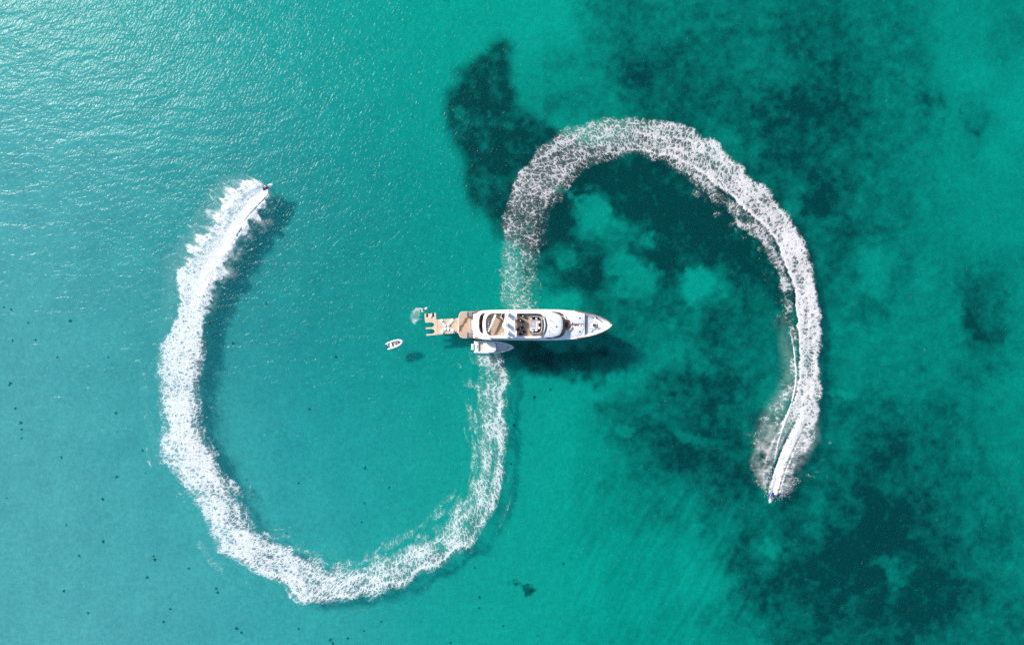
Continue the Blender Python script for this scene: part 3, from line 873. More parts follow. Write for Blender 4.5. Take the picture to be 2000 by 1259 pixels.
# transom block with its mahogany frame, under the overhanging deck
with part('transom', M['gelcoat']) as bm:
    add_prism(bm, LP([(920.6, 624.8), (930, 624.8), (930, 644.8), (920.6, 644.8)], 2.2), .88, 2.45, .08)
    add_prism(bm, LP([(926.5, 609.5), (932, 609.5), (932, 659.5), (926.5, 659.5)], 3), .88, 3.2, .05)
with part('transom_trim', M['varnish']) as bm:
    add_tube(bm, [L(924, 624.2, 2.45), L(920.2, 624.2, 2.45), L(920.0, 634, 2.45), L(920.2, 645.2, 2.45), L(924.4, 646.2, 2.45)], .10, 6)
# main deck floor and deck house
with part('main_deck', M['teak']) as bm:
    xs_ = list(np.linspace(929, 1050, 24))
    add_prism(bm, LP(mir([(x, CY - hwid(x) + 1.2) for x in xs_]), 3.0), 3.0, 3.62)
with part('deck_house', M['gelcoat']) as bm:
    xs_ = list(np.linspace(950, 1120, 20))
    add_prism(bm, LP(mir([(x, CY - hwid(x) + 7.0) for x in xs_]), 3.0), 3.05, 5.12, .05)
for sy in (1, -1):
    for k in range(9):
        xa = 956 + k * 17
        with part('saloon_window', M['glass']) as bm:
            p = L(xa + 7, CY, 4.2); y = sy * (hwid(xa + 7) - 7) * MPP
            d = math.atan2((hwid(xa + 14) - hwid(xa)) * sy, 14)
            add_box(bm, Vector((p.x, y + sy * .03, 4.2)), (2.05, .12, 1.05), d, .05)
    for k in range(12):
        with part('porthole', M['glass']) as bm:
            xa = 950 + k * 17.5
            p = L(xa, CY, 1.7); s0 = hull_sec(xa)
            y = s0[1 if sy > 0 else -2].y * .5 + s0[2 if sy > 0 else -3].y * .5
            add_box(bm, Vector((p.x, y, 1.65)), (.95, .14, .38), 0, .05)
    with part('rub_rail', M['chrome']) as bm:
        add_tube(bm, [Vector((L(x, CY, 0).x, sy * (hwid(x) * MPP * .975 + .02), sheer(x) - .35)) for x in np.linspace(932, 1120, 30)], .05, 6)

with part('added_sun_block', M['glass']) as bm:  # unseen wall, added to keep the sun out of the crescent well
    p = L(934.2, CY, 4.4); add_box(bm, Vector((p.x, p.y, 4.36)), (.14, 6.9, 1.5), 0, .02)
with part('well_floor_shade', M['redbrown']) as bm:  # dark sheet over the teak: the shade of the well put into colour
    add_prism(bm, LP([(935, 610), (947, 610), (947, 652), (935, 652)], 3.7), 3.62, 3.66)
# upper deck plate (white, full beam) with crescent well aft and the walkway round the bridge
front = [(1141.6, CY - hwid(1141.6) + 2.2)]
plate_up = [(925.5, CY), (925.5, 626), (926.2, 619), (928.5, 613.6), (932, 610), (937, 607.4), (945, 605.9), (960, 605.2), (1000, 604.4), (1050, 603.8), (1090, 604.2), (1123, 606.9), (1123.6, 608.2), (1132, 610.0), (1141.6, 612.3)]
crescent = [(948.4, 610.6), (942.3, 611.4), (938.9, 614.5), (936.7, 618.4), (935.6, 623.9), (935.2, 631.1), (935.3, 637.8), (936.2, 643.4), (937.8, 647.3), (940, 649.9), (943.5, 651.2),
            (943.3, 648.5), (943, 643.4), (942.4, 635.6), (942.7, 627.8), (943.6, 622.2), (944.7, 617.2), (946.6, 613.3)]
walk = [(1066, 608.9), (1080, 608.7), (1088, 609.5), (1094, 611.1), (1099.5, 614.2), (1102.8, 619), (1104.2, 623.6), (1108, 624.3), (1112, 626), (1114.6, 629.2), (1115.3, 632.3),
        (1141.0, 632.5), (1141.0, 636.7), (1115.3, 636.9), (1114.6, 640), (1112, 643), (1108, 644.7), (1104.2, 645.2), (1103, 650), (1099.5, 655), (1094, 658.2), (1088, 659.9), (1080, 660.9), (1066, 660.9),
        (1066, 655), (1066, 614)]
with part('upper_deck', M['gelcoat']) as bm:
    outer = mir(plate_up[1:])
    add_prism(bm, LP(outer, 5.6), 5.12, 5.72, 0, [LP(crescent, 5.6), LP(walk, 5.7)])
with part('bridge_walkway', M['teak']) as bm:
    add_prism(bm, LP(walk, 5.2), 4.9, 5.14)
with part('walkway_coaming', M['gelcoat']) as bm:
    rim = cr([Vector((a, b_, 0)) for a, b_ in [(1078, 607.6), (1088, 608.3), (1094.5, 610.1), (1100.4, 613.4), (1104, 618.5), (1105.4, 622.8), (1109, 623.3), (1113, 625.2), (1115.8, 628.6), (1116.4, 631.6)]], 5)
    for mm in (1, -1):
        pts = [L(p.x, CY + (p.y - CY) * mm, 6.3) for p in rim]
        secs = []
        for i, q in enumerate(pts):
            d = (pts[min(i + 1, len(pts) - 1)] - pts[max(i - 1, 0)]).normalized(); n_ = Vector((-d.y, d.x, 0)) * .07
            h = .65 * min(1, i / 8)
            secs.append([Vector((q.x + n_.x, q.y + n_.y, 5.72)), Vector((q.x - n_.x, q.y - n_.y, 5.72)), Vector((q.x - n_.x, q.y - n_.y, 5.74 + h)), Vector((q.x + n_.x, q.y + n_.y, 5.74 + h))])
        add_loft(bm, secs)
with part('bridge_seat', M['redbrown']) as bm:
    p = L(1106.8, 634.2, 5.6); add_box(bm, Vector((p.x, p.y, 5.42)), (.75, 1.5, .55), 0, .08)
with part('lounge_roof', M['gelcoat2']) as bm:       # two cambered halves either side of the stair slot
    for mm in (1, -1):
        o_ = [(1118, CY - mm * 2.6), (1140.2, CY - mm * 2.6), (1139.8, CY - mm * 9), (1137.5, CY - mm * 15), (1133.5, CY - mm * 20), (1127, CY - mm * 22.4), (1112, CY - mm * 23.5), (1108, CY - mm * 14), (1113, CY - mm * 11.5), (1116.5, CY - mm * 7.5)]
        pts = LP(o_, 5.8)
        if mm < 0: pts = pts[::-1]
        add_prism(bm, pts, 5.72, 5.86, .07)
for mm in (1, -1):
    with part('roof_hatch', M['dark']) as bm:
        p = L(1132.5, CY - mm * 13.3, 5.9); add_cyl(bm, (p.x, p.y, 5.86), .23, .07, 20)
with part('stair_step', M['gelcoat2']) as bm:
    for x, z in ((1137.5, 4.98), (1132.5, 5.0)):
        p = L(x, 634.6, z); add_box(bm, Vector((p.x, p.y, 5.3)), (.5, .5, .35), 0, .03)
with part('fore_stair_top', M['varnish']) as bm:
    p = L(1142.6, 634.6, 5.4); add_box(bm, Vector((p.x, p.y, 5.1)), (.22, 1.7, .7), 0, .04)

# sun deck level
def arc_pts(cx, rx, ry, a0, a1, n, cy=CY):
    return [(cx + rx * math.cos(R(a)), cy - ry * math.sin(R(a))) for a in np.linspace(a0, a1, n)]
lv_up = [(943.8, CY), (944.2, 626), (945.8, 619), (948.6, 614.2), (952.5, 611.2), (957, 609.6), (965, 608.9), (1000, 608.6), (1063, 608.8), (1078, 609.2), (1086, 610.9), (1092.7, 613.8), (1097, 619), (1099.5, 626), (1100.4, CY)]
lv = lv_up + [(a, 2 * CY - b_) for a, b_ in reversed(lv_up[1:-1])]
with part('upper_house', M['gelcoat']) as bm:
    add_prism(bm, LP([(a + (CY - b_) * 0 , CY + (b_ - CY) * .985) for a, b_ in lv], 7.2), 5.14, 7.25)
for sy in (1, -1):
    for k in range(6):
        with part('upper_window', M['glass']) as bm:
            p = L(962 + k * 17, CY, 6.3); y = sy * (CY - 608.75) * .985 * MPP * (HCAM - 7.2) / HCAM
            add_box(bm, Vector((p.x, y, 6.45)), (2.1, .10, .85), 0, .05)
well = [(948.6, 635.6), (948.8, 627.8), (949.7, 622.2), (951.9, 617.6), (955.6, 613.6), (959.5, 612.1), (966, 611.8), (1000, 611.8), (1048, 611.9), (1054, 612.6), (1058, 615), (1060.8, 619.5), (1062.4, 625), (1063, 634.3),
        (1062.8, 641.5), (1061.6, 648), (1059, 652.6), (1054, 655.7), (1048, 656.2), (1000, 656.2), (966, 656.2), (960, 656), (955.6, 654.6), (952.3, 651.7), (950, 647.3), (949, 642.3)]
with part('sun_deck', M['teak']) as bm:
    add_prism(bm, LP(well, 7.3), 7.25, 7.30)
with part('coaming', M['gelcoat']) as bm:
    lo = [q for q in lv if q[0] <= 1064]
    rimo = [(943.8, CY), (944.2, 626), (945.8, 619), (948.6, 614.2), (952.5, 611.2), (957, 609.6), (965, 608.9), (1000, 608.6), (1050, 608.8), (1058, 610.2), (1062.5, 614.5), (1065.3, 621), (1066.2, CY)]
    rimo = rimo + [(a, 2 * CY - b_ + .4) for a, b_ in reversed(rimo[1:-1])]
    add_prism(bm, LP(rimo, 8.3), 7.25, 8.32, 0, [LP(well, 8.3)])
with part('wind_screen', M['glass']) as bm:
    c_ = [L(a, b_, 8.6) for a, b_ in arc_pts(1050, 15.4, 22.6, 72, -72, 30, 634.2)]
    secs = []
    for i, q in enumerate(c_):
        d = (c_[min(i + 1, 29)] - c_[max(i - 1, 0)]).normalized(); n_ = Vector((-d.y, d.x, 0)) * .03
        secs.append([Vector((q.x + n_.x, q.y + n_.y, 8.32)), Vector((q.x - n_.x, q.y - n_.y, 8.32)), Vector((q.x - n_.x, q.y - n_.y, 8.75)), Vector((q.x + n_.x, q.y + n_.y, 8.75))])
    add_loft(bm, secs)
with part('wheelhouse_roof', M['gelcoat2']) as bm:
    base = [(1067.6, 634.2), (1066.8, 622), (1064, 614.6), (1058.5, 609.6)] + [q for q in lv if q[0] > 1064 and q[1] < CY + 30][:]
    up = [(1058.5, 609.8), (1064, 609.4), (1078, 609.8), (1086, 611.5), (1092.7, 614.2), (1096.6, 619), (1099, 626), (1099.8, CY)]
    ring = up + [(a, 2 * CY - b_) for a, b_ in reversed(up[:-1])] + [(1063.6, 2 * CY - 614.6), (1066.6, 2 * CY - 622), (1067.4, CY), (1066.6, 622), (1063.6, 614.6)]
    pr = LP(ring, 8.2)
    c0 = L(1082, CY, 8.2).to_2d()
    secs = []
    for s_, z in ((1, 7.25), (1, 7.95), (.985, 8.08), (.9, 8.24), (.72, 8.36), (.45, 8.44), (.18, 8.48)):
        secs.append([Vector((c0.x + (q.x - c0.x) * s_, c0.y + (q.y - c0.y) * s_, z)) for q in pr])
    add_loft(bm, secs)
with part('bridge_windows', M['glass']) as bm:
    up = [(1070, 609.0), (1078, 609.2), (1086.4, 610.8), (1093.2, 613.6), (1097.4, 618.8), (1099.8, 626), (1100.6, CY)]
    ring = up + [(a, 2 * CY - b_) for a, b_ in reversed(up[:-1])]
    a_ = [L(x, y, 7.8) for x, y in ring]
    secs = [[Vector((q.x, q.y, z)) for z in ()] for q in a_]
    b2 = [L(1082 + (x - 1082) * 1.02, CY + (y - CY) * 1.01, 6.2) for x, y in ring]
    for i in range(len(a_) - 1):
        v = [bm.verts.new(q) for q in (Vector((a_[i].x, a_[i].y, 7.7)), Vector((a_[i + 1].x, a_[i + 1].y, 7.7)), Vector((b2[i + 1].x, b2[i + 1].y, 6.3)), Vector((b2[i].x, b2[i].y, 6.3)))]
        bm.faces.new(v)
    bmesh.ops.remove_doubles(bm, verts=bm.verts, dist=.001)

# hard top on legs, radar domes, aerials
HT = 10.5
with part('hard_top', M['gelcoat']) as bm:
    o_ = [(986.5, 612.0), (1009.6, 612.0), (1009.6, 620.6), (1005.2, 621.0), (1005.2, 645.6), (1009.4, 646.0), (1009.4, 657.6), (984.8, 657.6), (986.2, 650), (984.2, 640.5), (981.4, 638.4), (981.4, 631.6), (984.0, 629.6), (985.8, 620)]
    add_prism(bm, round_poly(LP(o_, HT), .12, 2)[::-1], HT - .35, HT, .06)
for x, y in ((990, 613.6), (990, 655.8), (1006, 613.6), (1006, 655.8)):
    with part('hard_top_leg', M['gelcoat']) as bm:
        p = L(x, y, 9); add_box(bm, Vector((p.x, p.y, 8.75)), (.7, .22, 3.0), 0, .05, R(12))
for x, y, a in ((991.8, 612.6, 16), (989.6, 632.8, 10), (991.2, 648.6, 18)):
    with part('mast_fin', M['gelcoat']) as bm:
        p = L(x, y, HT + .8); c_, s_ = math.cos(R(a)), math.sin(R(a))
        add_box(bm, Vector((p.x, p.y, HT + .72)), (.30, 1.15, 1.46), R(-a), .09)
        add_box(bm, Vector((p.x, p.y, HT + 1.42)), (.62, 1.25, .12), R(-a), .05)
with part('satellite_dome', M['gelcoat']) as bm:
    p = L(996.5, 651.5, HT + .5); add_cyl(bm, (p.x, p.y, HT), .2, .2, 16); add_ball(bm, Vector((p.x, p.y, HT + .42)), (.34, .34, .34), 20)
with part('radar_scanner', M['gelcoat']) as bm:
    p = L(996, 641, HT + .5); add_cyl(bm, (p.x, p.y, HT), .2, .5, 14); add_box(bm, Vector((p.x, p.y, HT + .58)), (1.7, .22, .16), R(-40), .05)
for x, y in ((988.3, 630.2), (988.4, 633.5), (988.6, 636.2)):
    with part('mast_light', M['dark']) as bm:
        p = L(x + .6, y, HT + 1.9); add_cyl(bm, (p.x, p.y, HT), .04, 1.9, 8); add_ball(bm, Vector((p.x, p.y, HT + 1.95)), (.13, .13, .13), 10)
for x, y, h in ((1070, 634.4, 2.0), (1073.2, 623.6, .9), (1071.8, 646.2, 1.9), (1080, 625, .4)):
    with part('aerial', M['grey'] if h < 1.95 else M['dark']) as bm:
        p = L(x, y, 8.4 + h); add_cyl(bm, (p.x, p.y, 8.25), .05, h, 8)
        if h == .9: add_box(bm, Vector((p.x, p.y, 8.25 + h)), (1.2, .12, .10), R(-28))
        if h == 1.9: add_box(bm, Vector((p.x, p.y, 8.25 + h)), (.38, .32, .2), 0, .03)
with part('searchlight', M['gelcoat']) as bm:
    p = L(1084.6, 636, 8.8); add_cyl(bm, (p.x, p.y, 8.35), .12, .3, 12); add_ball(bm, Vector((p.x, p.y, 8.75)), (.28, .24, .22), 14)
for a, b_ in (((1073, 640), (1073, 655)), ((1086, 623.5), (1096, 630.5))):
    with part('roof_seam', M['grey']) as bm:
        add_tube(bm, [L(*a, 8.5), L(*b_, 8.33)], .025, 5)
for y in (607.9, 660.1):
    with part('nav_light', M['dark']) as bm:
        p = L(995, y, 5.9); add_cyl(bm, (p.x, p.y, 5.72), .16, .2, 12)
# the long white boom lying over the aft deck
with part('crane_boom', M['gelcoat']) as bm:
    a = L(967.6, 614.6, 9.0); b2 = L(953.9, 647.6, 8.8)
    d = (b2 - a).normalized(); n_ = Vector((-d.y, d.x, 0))
    secs = []
    for q, w in ((a, .30), (a.lerp(b2, .5), .22), (b2, .14)):
        secs.append([q + n_ * w + Vector((0, 0, .16)), q - n_ * w + Vector((0, 0, .16)), q - n_ * w - Vector((0, 0, .16)), q + n_ * w - Vector((0, 0, .16))])
    add_loft(bm, secs)
with part('crane_post', M['gelcoat']) as bm:
    p = L(967.4, 615.4, 8); add_cyl(bm, (p.x, p.y, 7.3), .34, 1.6, 20, .26)
with part('stair_rail', M['gelcoat']) as bm:
    c_ = [L(a, b_, 8.2) for a, b_ in cr([Vector((985, 612.6, 0)), Vector((980.5, 613, 0)), Vector((978.6, 616.5, 0)), Vector((979.4, 620.4, 0)), Vector((982.2, 622.2, 0))], 6) for b_ in (b_,)] if False else [L(v.x, v.y, 8.1) for v in cr([Vector((984.5, 612.8, 0)), Vector((980.5, 613.2, 0)), Vector((978.8, 616.5, 0)), Vector((979.4, 620.4, 0)), Vector((982.2, 622.2, 0))], 6)]
    secs = []
    for i, q in enumerate(c_):
        d = (c_[min(i + 1, len(c_) - 1)] - c_[max(i - 1, 0)]).normalized(); n_ = Vector((-d.y, d.x, 0)) * .06
        secs.append([Vector((q.x + n_.x, q.y + n_.y, 7.3)), Vector((q.x - n_.x, q.y - n_.y, 7.3)), Vector((q.x - n_.x, q.y - n_.y, 8.1)), Vector((q.x + n_.x, q.y + n_.y, 8.1))])
    add_loft(bm, secs)
with part('stair_well', M['varnish']) as bm:
    p = L(982.6, 617.4, 7.3); add_prism(bm, round_poly(LP([(980, 613.6), (984.8, 613.6), (984, 621), (980.6, 620.6)], 7.3), .15, 3)[::-1], 7.30, 7.33)
with part('bar_counter', M['gelcoat']) as bm:
    add_prism(bm, round_poly(LP([(979.6, 650.5), (985.4, 650.5), (985.4, 656), (978, 656)], 8.2), .2, 3)[::-1], 7.3, 8.25, .05)
    add_prism(bm, LP([(966, 654.6), (977, 654.6), (977, 657.2), (966, 657.2)], 8.4)[::-1], 8.32, 8.42, .03)
with part('vent_grille', M['grey']) as bm:
    for k in range(3):
        p = L(982.5, 651.8 + k * 1.0, 8.3); add_box(bm, Vector((p.x, p.y, 8.28)), (.62, .07, .05))
# hot tub with its dark U-shaped settee
tub = bm_link('hot_tub', (lambda b: (add_prism(b, round_poly(LP([(1034.9, 624.8), (1052.0, 624.8), (1052.0, 642.8), (1034.9, 642.8)], 7.9), .15, 3)[::-1], 7.3, 7.84, 0, [round_poly(LP([(1036.6, 626.8), (1049.2, 626.8), (1049.2, 641.0), (1036.6, 641.0)], 7.9), .12, 3)[::-1]]), b)[1])(bmesh.new()), simple('tub_surround', (.62, .45, .36), .5), yacht)
bm = bmesh.new(); add_prism(bm, LP([(1036.7, 626.9), (1049.1, 626.9), (1049.1, 640.9), (1036.7, 640.9)], 7.8)[::-1], 7.4, 7.74); bm_link('tub_lid', bm, M['poolwater'], tub)
bm = bmesh.new(); p = L(1048.6, 634, 7.9); add_box(bm, Vector((p.x, p.y, 7.87)), (.28, 1.9, .06), 0, .02); p = L(1042, 640.6, 7.9); add_box(bm, Vector((p.x, p.y, 7.87)), (1.7, .16, .06), 0, .02); bm_link('tub_edge', bm, M['gelcoat'], tub)
def ring_prism(bm, outer, inner, z0, z1, close=False):
    """open band between two equal-length polylines"""
    secs = [[Vector((a.x, a.y, z1)), Vector((b_.x, b_.y, z1)), Vector((b_.x, b_.y, z0)), Vector((a.x, a.y, z0))] for a, b_ in zip(outer, inner)]
    add_loft(bm, secs)
def upath(ins, z):
    o_ = [(1035.2 , 618.4 + ins), (1050 - ins * .2, 618.4 + ins), (1053.6 - ins * .6, 619.6 + ins * .9), (1056.4 - ins * .9, 623.0 + ins * .6), (1057.6 - ins, 629), (1057.9 - ins, 634.2)]
    o_ = o_ + [(a, 2 * CY - b_ + .2) for a, b_ in reversed(o_[:-1])]
    return [L(v.x, v.y, z) for v in cr([Vector((a, b_, 0)) for a, b_ in o_], 4)]
with part('settee', M['dark']) as bm:
    ring_prism(bm, upath(0, 8.0), upath(5.6, 8.0), 7.3, 7.78)
    ring_prism(bm, upath(-.2, 8.2), upath(1.7, 8.2), 7.3, 8.12)
with part('settee_rim', M['gelcoat']) as bm:
    add_tube(bm, [v + Vector((0, 0, .0)) for v in upath(-.6, 8.14)], .06, 6)
# bow gear
with part('windlass', M['gelcoat']) as bm:
    p = L(1160, 634.4, 5.0); add_cyl(bm, (p.x, p.y, 4.8), .95, .32, 6); add_cyl(bm, (p.x, p.y, 5.1), .62, .16, 20)
    w0 = p
wl_ = yacht.children[-1]
bm = bmesh.new(); add_box(bm, Vector((w0.x, w0.y, 5.42)), (.75, .72, .34), 0, .06); bm_link('cover', bm, M['redbrown'], wl_)
for x, y in ((1153.8, 627.8), (1161.4, 627.6), (1152.8, 641.0), (1159.6, 641.6), (1155.6, 631.2)):
    with part('bollard', M['gelcoat']) as bm:
        p = L(x, y, 5.0)
        for s_ in (-.24, .24): add_cyl(bm, (p.x + s_, p.y, 4.8), .13, .34, 12)
        add_tube(bm, [(p.x - .42, p.y, 5.08), (p.x + .42, p.y, 5.08)], .07, 8)
def chain(pts, r_, name='anchor_chain'):
    with part(name, M['black']) as bm:
        c_ = cr([L(*q) for q in pts], 8)
        for i, q in enumerate(c_):
            d = c_[min(i + 1, len(c_) - 1)] - c_[max(i - 1, 0)]
            add_box(bm, q, (r_ * 2.4, r_ * (1.6 if i % 2 else .8), r_ * (.8 if i % 2 else 1.6)), math.atan2(d.y, d.x), r_ * .2)
chain([(1145.4, 616.4, 4.95), (1152, 618, 4.9), (1160.4, 621.2, 4.95)], .09)
chain([(1164, 619.6, 5.4), (1167.6, 623.2, 5.32), (1172, 625.6, 5.32), (1177, 628.2, 5.3)], .12)
chain([(1150, 651.6, 4.95), (1155.6, 649.4, 4.9), (1159.4, 646.8, 4.95)], .10)
with part('anchor_roller', M['black']) as bm:
    p = L(1164.4, 619.6, 5.4); add_box(bm, Vector((p.x, p.y, 5.4)), (.3, .6, .35), R(20), .05)
with part('deck_cleat', M['black']) as bm:
    p = L(1171.5, 641.4, 5.4); add_box(bm, Vector((p.x, p.y, 5.34)), (.5, .22, .24), R(30), .04)
with part('deck_cleat', M['black']) as bm:
    p = L(1168.5, 643.2, 5.0); add_box(bm, Vector((p.x, p.y, 5.3)), (.3, .26, .3), R(30), .04)
with part('jack_staff', M['chrome']) as bm:
    p = L(1188.8, 634.4, 6); add_cyl(bm, (p.x, p.y, 5.2), .05, 1.6, 8)
with part('bow_hatch', M['gelcoat2']) as bm:
    for x, y, a in ((1154, 644.8, 30), (1163.5, 647.0, 28)):
        p = L(x, y, 5.0); add_box(bm, Vector((p.x, p.y, 4.86)), (.9, .6, .16), R(a), .04)
# guard rails round the foredeck and the upper deck edge
with part('guard_rail', M['chrome']) as bm:
    for sy in (1, -1):
        top = edge_line(1150, 1193, 20, .0, .75, sy)
        add_tube(bm, top, .022, 5)
        for q in top[::3]: add_tube(bm, [q, q - Vector((0, 0, .75))], .02, 5)
# furniture in the crescent well
for k, (x, y) in enumerate(((938.8, 621.2), (938.0, 631.2), (938.4, 641.4))):
    with part('well_seat', M['cushion']) as bm:
        p = L(x, y, 3.6); add_box(bm, Vector((p.x, p.y, 3.35)), (.62, 1.0, .5), R(-8 + 10 * k), .08); add_box(bm, Vector((p.x - .25, p.y, 3.7)), (.16, 1.0, .5), R(-8 + 10 * k), .05)

# ------------------------------------------------------------------ loose things aboard
def copy_tree(o, parent=None):
    c = o.copy(); COL.objects.link(c)
    if parent is not None: c.parent = parent
    for ch in list(o.children): copy_tree(ch, c)
    return c
def make_sunbed():
    t = thing('sun_lounger', (0, 0, 0))
    bm = bmesh.new(); add_box(bm, Vector((0, 0, .17)), (1.95, .74, .10), 0, .03); bm_link('frame', bm, M['grey'], t)
    for sx in (-.8, .8):
        for sy in (-.3, .3):
            bm = bmesh.new(); add_cyl(bm, (sx, sy, 0), .03, .14, 8); bm_link('leg', bm, M['grey'], t)
    bm = bmesh.new(); add_box(bm, Vector((-.35, 0, .28)), (1.25, .74, .13), 0, .05); bm_link('mattress', bm, M['dark'], t)
    bm = bmesh.new(); add_box(bm, Vector((.62, 0, .38)), (.80, .74, .12), 0, .05, R(-22)); bm_link('backrest', bm, M['dark'], t)
    bm = bmesh.new(); add_box(bm, Vector((.0, .0, .41)), (.30, .34, .14), R(20), .06); bm_link('folded_towel', bm, M['cushion'], t)
    return t
sb = make_sunbed()
for i, (x, y, a, lab) in enumerate(((1021.2, 617.2, -24, 'dark sun lounger on the teak sun deck, topmost of the four'), (1016.4, 626.3, -22, 'dark sun lounger on the sun deck, second from the top beside the hardtop'),
                                    (1016.0, 641.2, 24, 'dark sun lounger on the sun deck, third from the top, angled upward'), (1020.0, 649.6, 30, 'dark sun lounger on the sun deck, lowest of the four'))):
    o = sb if i == 0 else copy_tree(sb)
    p = P(x, y, 7.3); o.location = p; o.rotation_euler = (0, 0, R(a))
    tag(o, lab, 'sun lounger', 'dark sun loungers on the yacht sun deck')
for i, (x, y, a, sx, lab) in enumerate(((1037.6, 622.0, 20, .42, 'white cushion at the upper left end of the dark settee'), (1047.8, 621.8, -25, .44, 'white cushion on the upper run of the dark settee'),
        (1054.0, 628.8, 60, .5, 'white cushion at the upper right corner of the settee'), (1053.6, 640.2, 95, .5, 'white cushion at the lower right side of the settee'),
        (1047.4, 644.8, 5, .6, 'white cushion lying flat on the lower run of the settee'), (1040.4, 646.4, 40, .48, 'round-looking white cushion on the lower left of the settee'), (1037.2, 644.4, 10, .36, 'small white cushion at the lower left end beside the tub'))):
    bm = bmesh.new(); add_ball(bm, Vector((0, 0, .11)), (sx * .55, .24, .10), 14)
    for v in bm.verts: v.co.x = math.copysign(abs(v.co.x) ** .8, v.co.x); v.co.y = math.copysign(abs(v.co.y) ** .85, v.co.y)
    o = bm_link('cushion', bm, M['cushion']); o.location = P(x, y, 7.78); o.rotation_euler = (0, 0, R(a))
    tag(o, lab, 'cushion', 'white cushions round the hot tub')
def make_chair():
    t = thing('deck_chair', (0, 0, 0))
    bm = bmesh.new(); add_box(bm, Vector((0, 0, .44)), (.55, .52, .06), 0, .02); bm_link('seat', bm, M['cushion'], t)
    bm = bmesh.new(); add_box(bm, Vector((-.28, 0, .72)), (.05, .50, .50), 0, .02, R(-12)); bm_link('backrest', bm, M['grey'], t)
    for sx in (-.22, .22):
        for sy in (-.22, .22):
            bm = bmesh.new(); add_cyl(bm, (sx, sy, 0), .025, .42, 6); bm_link('leg', bm, M['chrome'], t)
    for sy in (-.27, .27):
        bm = bmesh.new(); add_box(bm, Vector((0, sy, .62)), (.5, .05, .04), 0, .01); bm_link('armrest', bm, M['dark'], t)
    return t
ch = make_chair()
for i, (x, y, a) in enumerate(((953.6, 622.4, 8), (953.9, 627.2, -10), (953.2, 631.8, 5), (953.6, 636.4, -6), (953.0, 641.0, 12), (952.8, 645.6, -4))):
    o = ch if i == 0 else copy_tree(ch)
    o.location = P(x, y, 7.3); o.rotation_euler = (0, 0, R(a))
    w = ['topmost', 'second from the top', 'third from the top', 'fourth from the top', 'fifth from the top', 'lowest'][i]
    tag(o, f'pale deck chair in the row along the aft rail, {w}', 'deck chair', 'deck chairs along the aft rail of the sun deck')

# ------------------------------------------------------------------ floating docks behind the yacht
def lp(pts, org, z):
    return [(P(a, b_, z) - Vector(org)).to_2d() for a, b_ in pts]
def dock(name, pts, r_, label, h=.42, seams=()):
    cx = sum(p[0] for p in pts) / len(pts); cy = sum(p[1] for p in pts) / len(pts)
    org = P(cx, cy, 0)
    t = thing(name, org, 0, label, 'floating dock', 'inflatable docks moored off the yacht stern')
    q = round_poly([Vector(p) for p in lp(pts, org, h)][::-1], r_ if not isinstance(r_, list) else r_[::-1], 5)
    bm = bmesh.new(); add_prism(bm, q, -.05, h, .07, (), 3); bm_link('side_chamber', bm, M['dockside'], t)
    c = Vector((0, 0))
    # deck mat: the same outline pulled in a little
    n = len(q); ins = []
    for i in range(n):
        a, b_, d = q[i - 1], q[i], q[(i + 1) % n]
        e1 = (b_ - a); e2 = (d - b_)
        e1 = e1.normalized() if e1.length > 1e-6 else e2.normalized(); e2 = e2.normalized() if e2.length > 1e-6 else e1
        nn = Vector((-(e1.y + e2.y), e1.x + e2.x))
        nn = nn.normalized() if nn.length > 1e-5 else Vector((-e1.y, e1.x))
        ins.append(b_ + nn * .06)
    bm = bmesh.new(); add_prism(bm, ins, h - .02, h + .012); bm_link('deck_mat', bm, M['pad'], t)
    return t, org
M['dockside'] = simple('dock_side', (.70, .60, .50), .6)
E1 = [(829.2, 612.2), (832.0, 612.0), (832.4, 620.0), (836.2, 619.9), (836.4, 611.8), (839.2, 613.0), (842.4, 611.2), (843.8, 611.4), (844.4, 619.4), (848.2, 619.2), (848.4, 610.4), (851.0, 610.2), (852.2, 624.0), (829.8, 625.2)]
dk1, o1 = dock('jet_ski_dock', E1, [.2, .2, .28, .28, .1, .1, .1, .1, .28, .28, .2, .2, .1, .1], 'small peach floating dock with two upward slips, topmost beside the board rider')
E2 = [(830.0, 625.6), (853.4, 624.2), (855.4, 653.4), (832.6, 655.4), (832.3, 652.4), (846.2, 651.4), (850.6, 646.8), (846.0, 641.8), (831.4, 642.4), (831.2, 639.6), (845.0, 638.6), (849.6, 633.8), (845.6, 629.4), (830.4, 629.6)]
dk2, o2 = dock('jet_ski_dock', E2, [.1, .1, .1, .15, .15, .8, .7, .8, .15, .15, .8, .7, .8, .15], 'larger peach floating dock with two long slips open to the left')
E3 = [(854.2, 623.8), (870.6, 622.8), (872.2, 651.8), (855.8, 653.2)]
dk3, o3 = dock('floating_dock', E3, .12, 'square peach floating platform between the slip dock and the dock beside the yacht')
E4 = [(871.2, 622.7), (886.6, 621.8), (886.9, 624.4), (888.6, 624.3), (888.4, 621.6), (896.4, 621.1), (897.4, 650.2), (892.4, 650.4), (892.2, 647.4), (888.0, 647.7), (888.2, 650.6), (872.8, 651.8)]
dk4, o4 = dock('floating_dock', E4, .08, 'peach floating platform touching the yacht swim platform, notched on both sides')
for (t, org, lst) in ((dk1, o1, ((834.3, 615.8), (846.3, 615.2))),):
    for a, b_ in lst:
        bm = bmesh.new(); p = P(a, b_, .2) - org; add_box(bm, Vector((p.x, p.y, .14)), (.52, .95, .16), R(2), .05); bm_link('slip_roller', bm, M['black'], t)
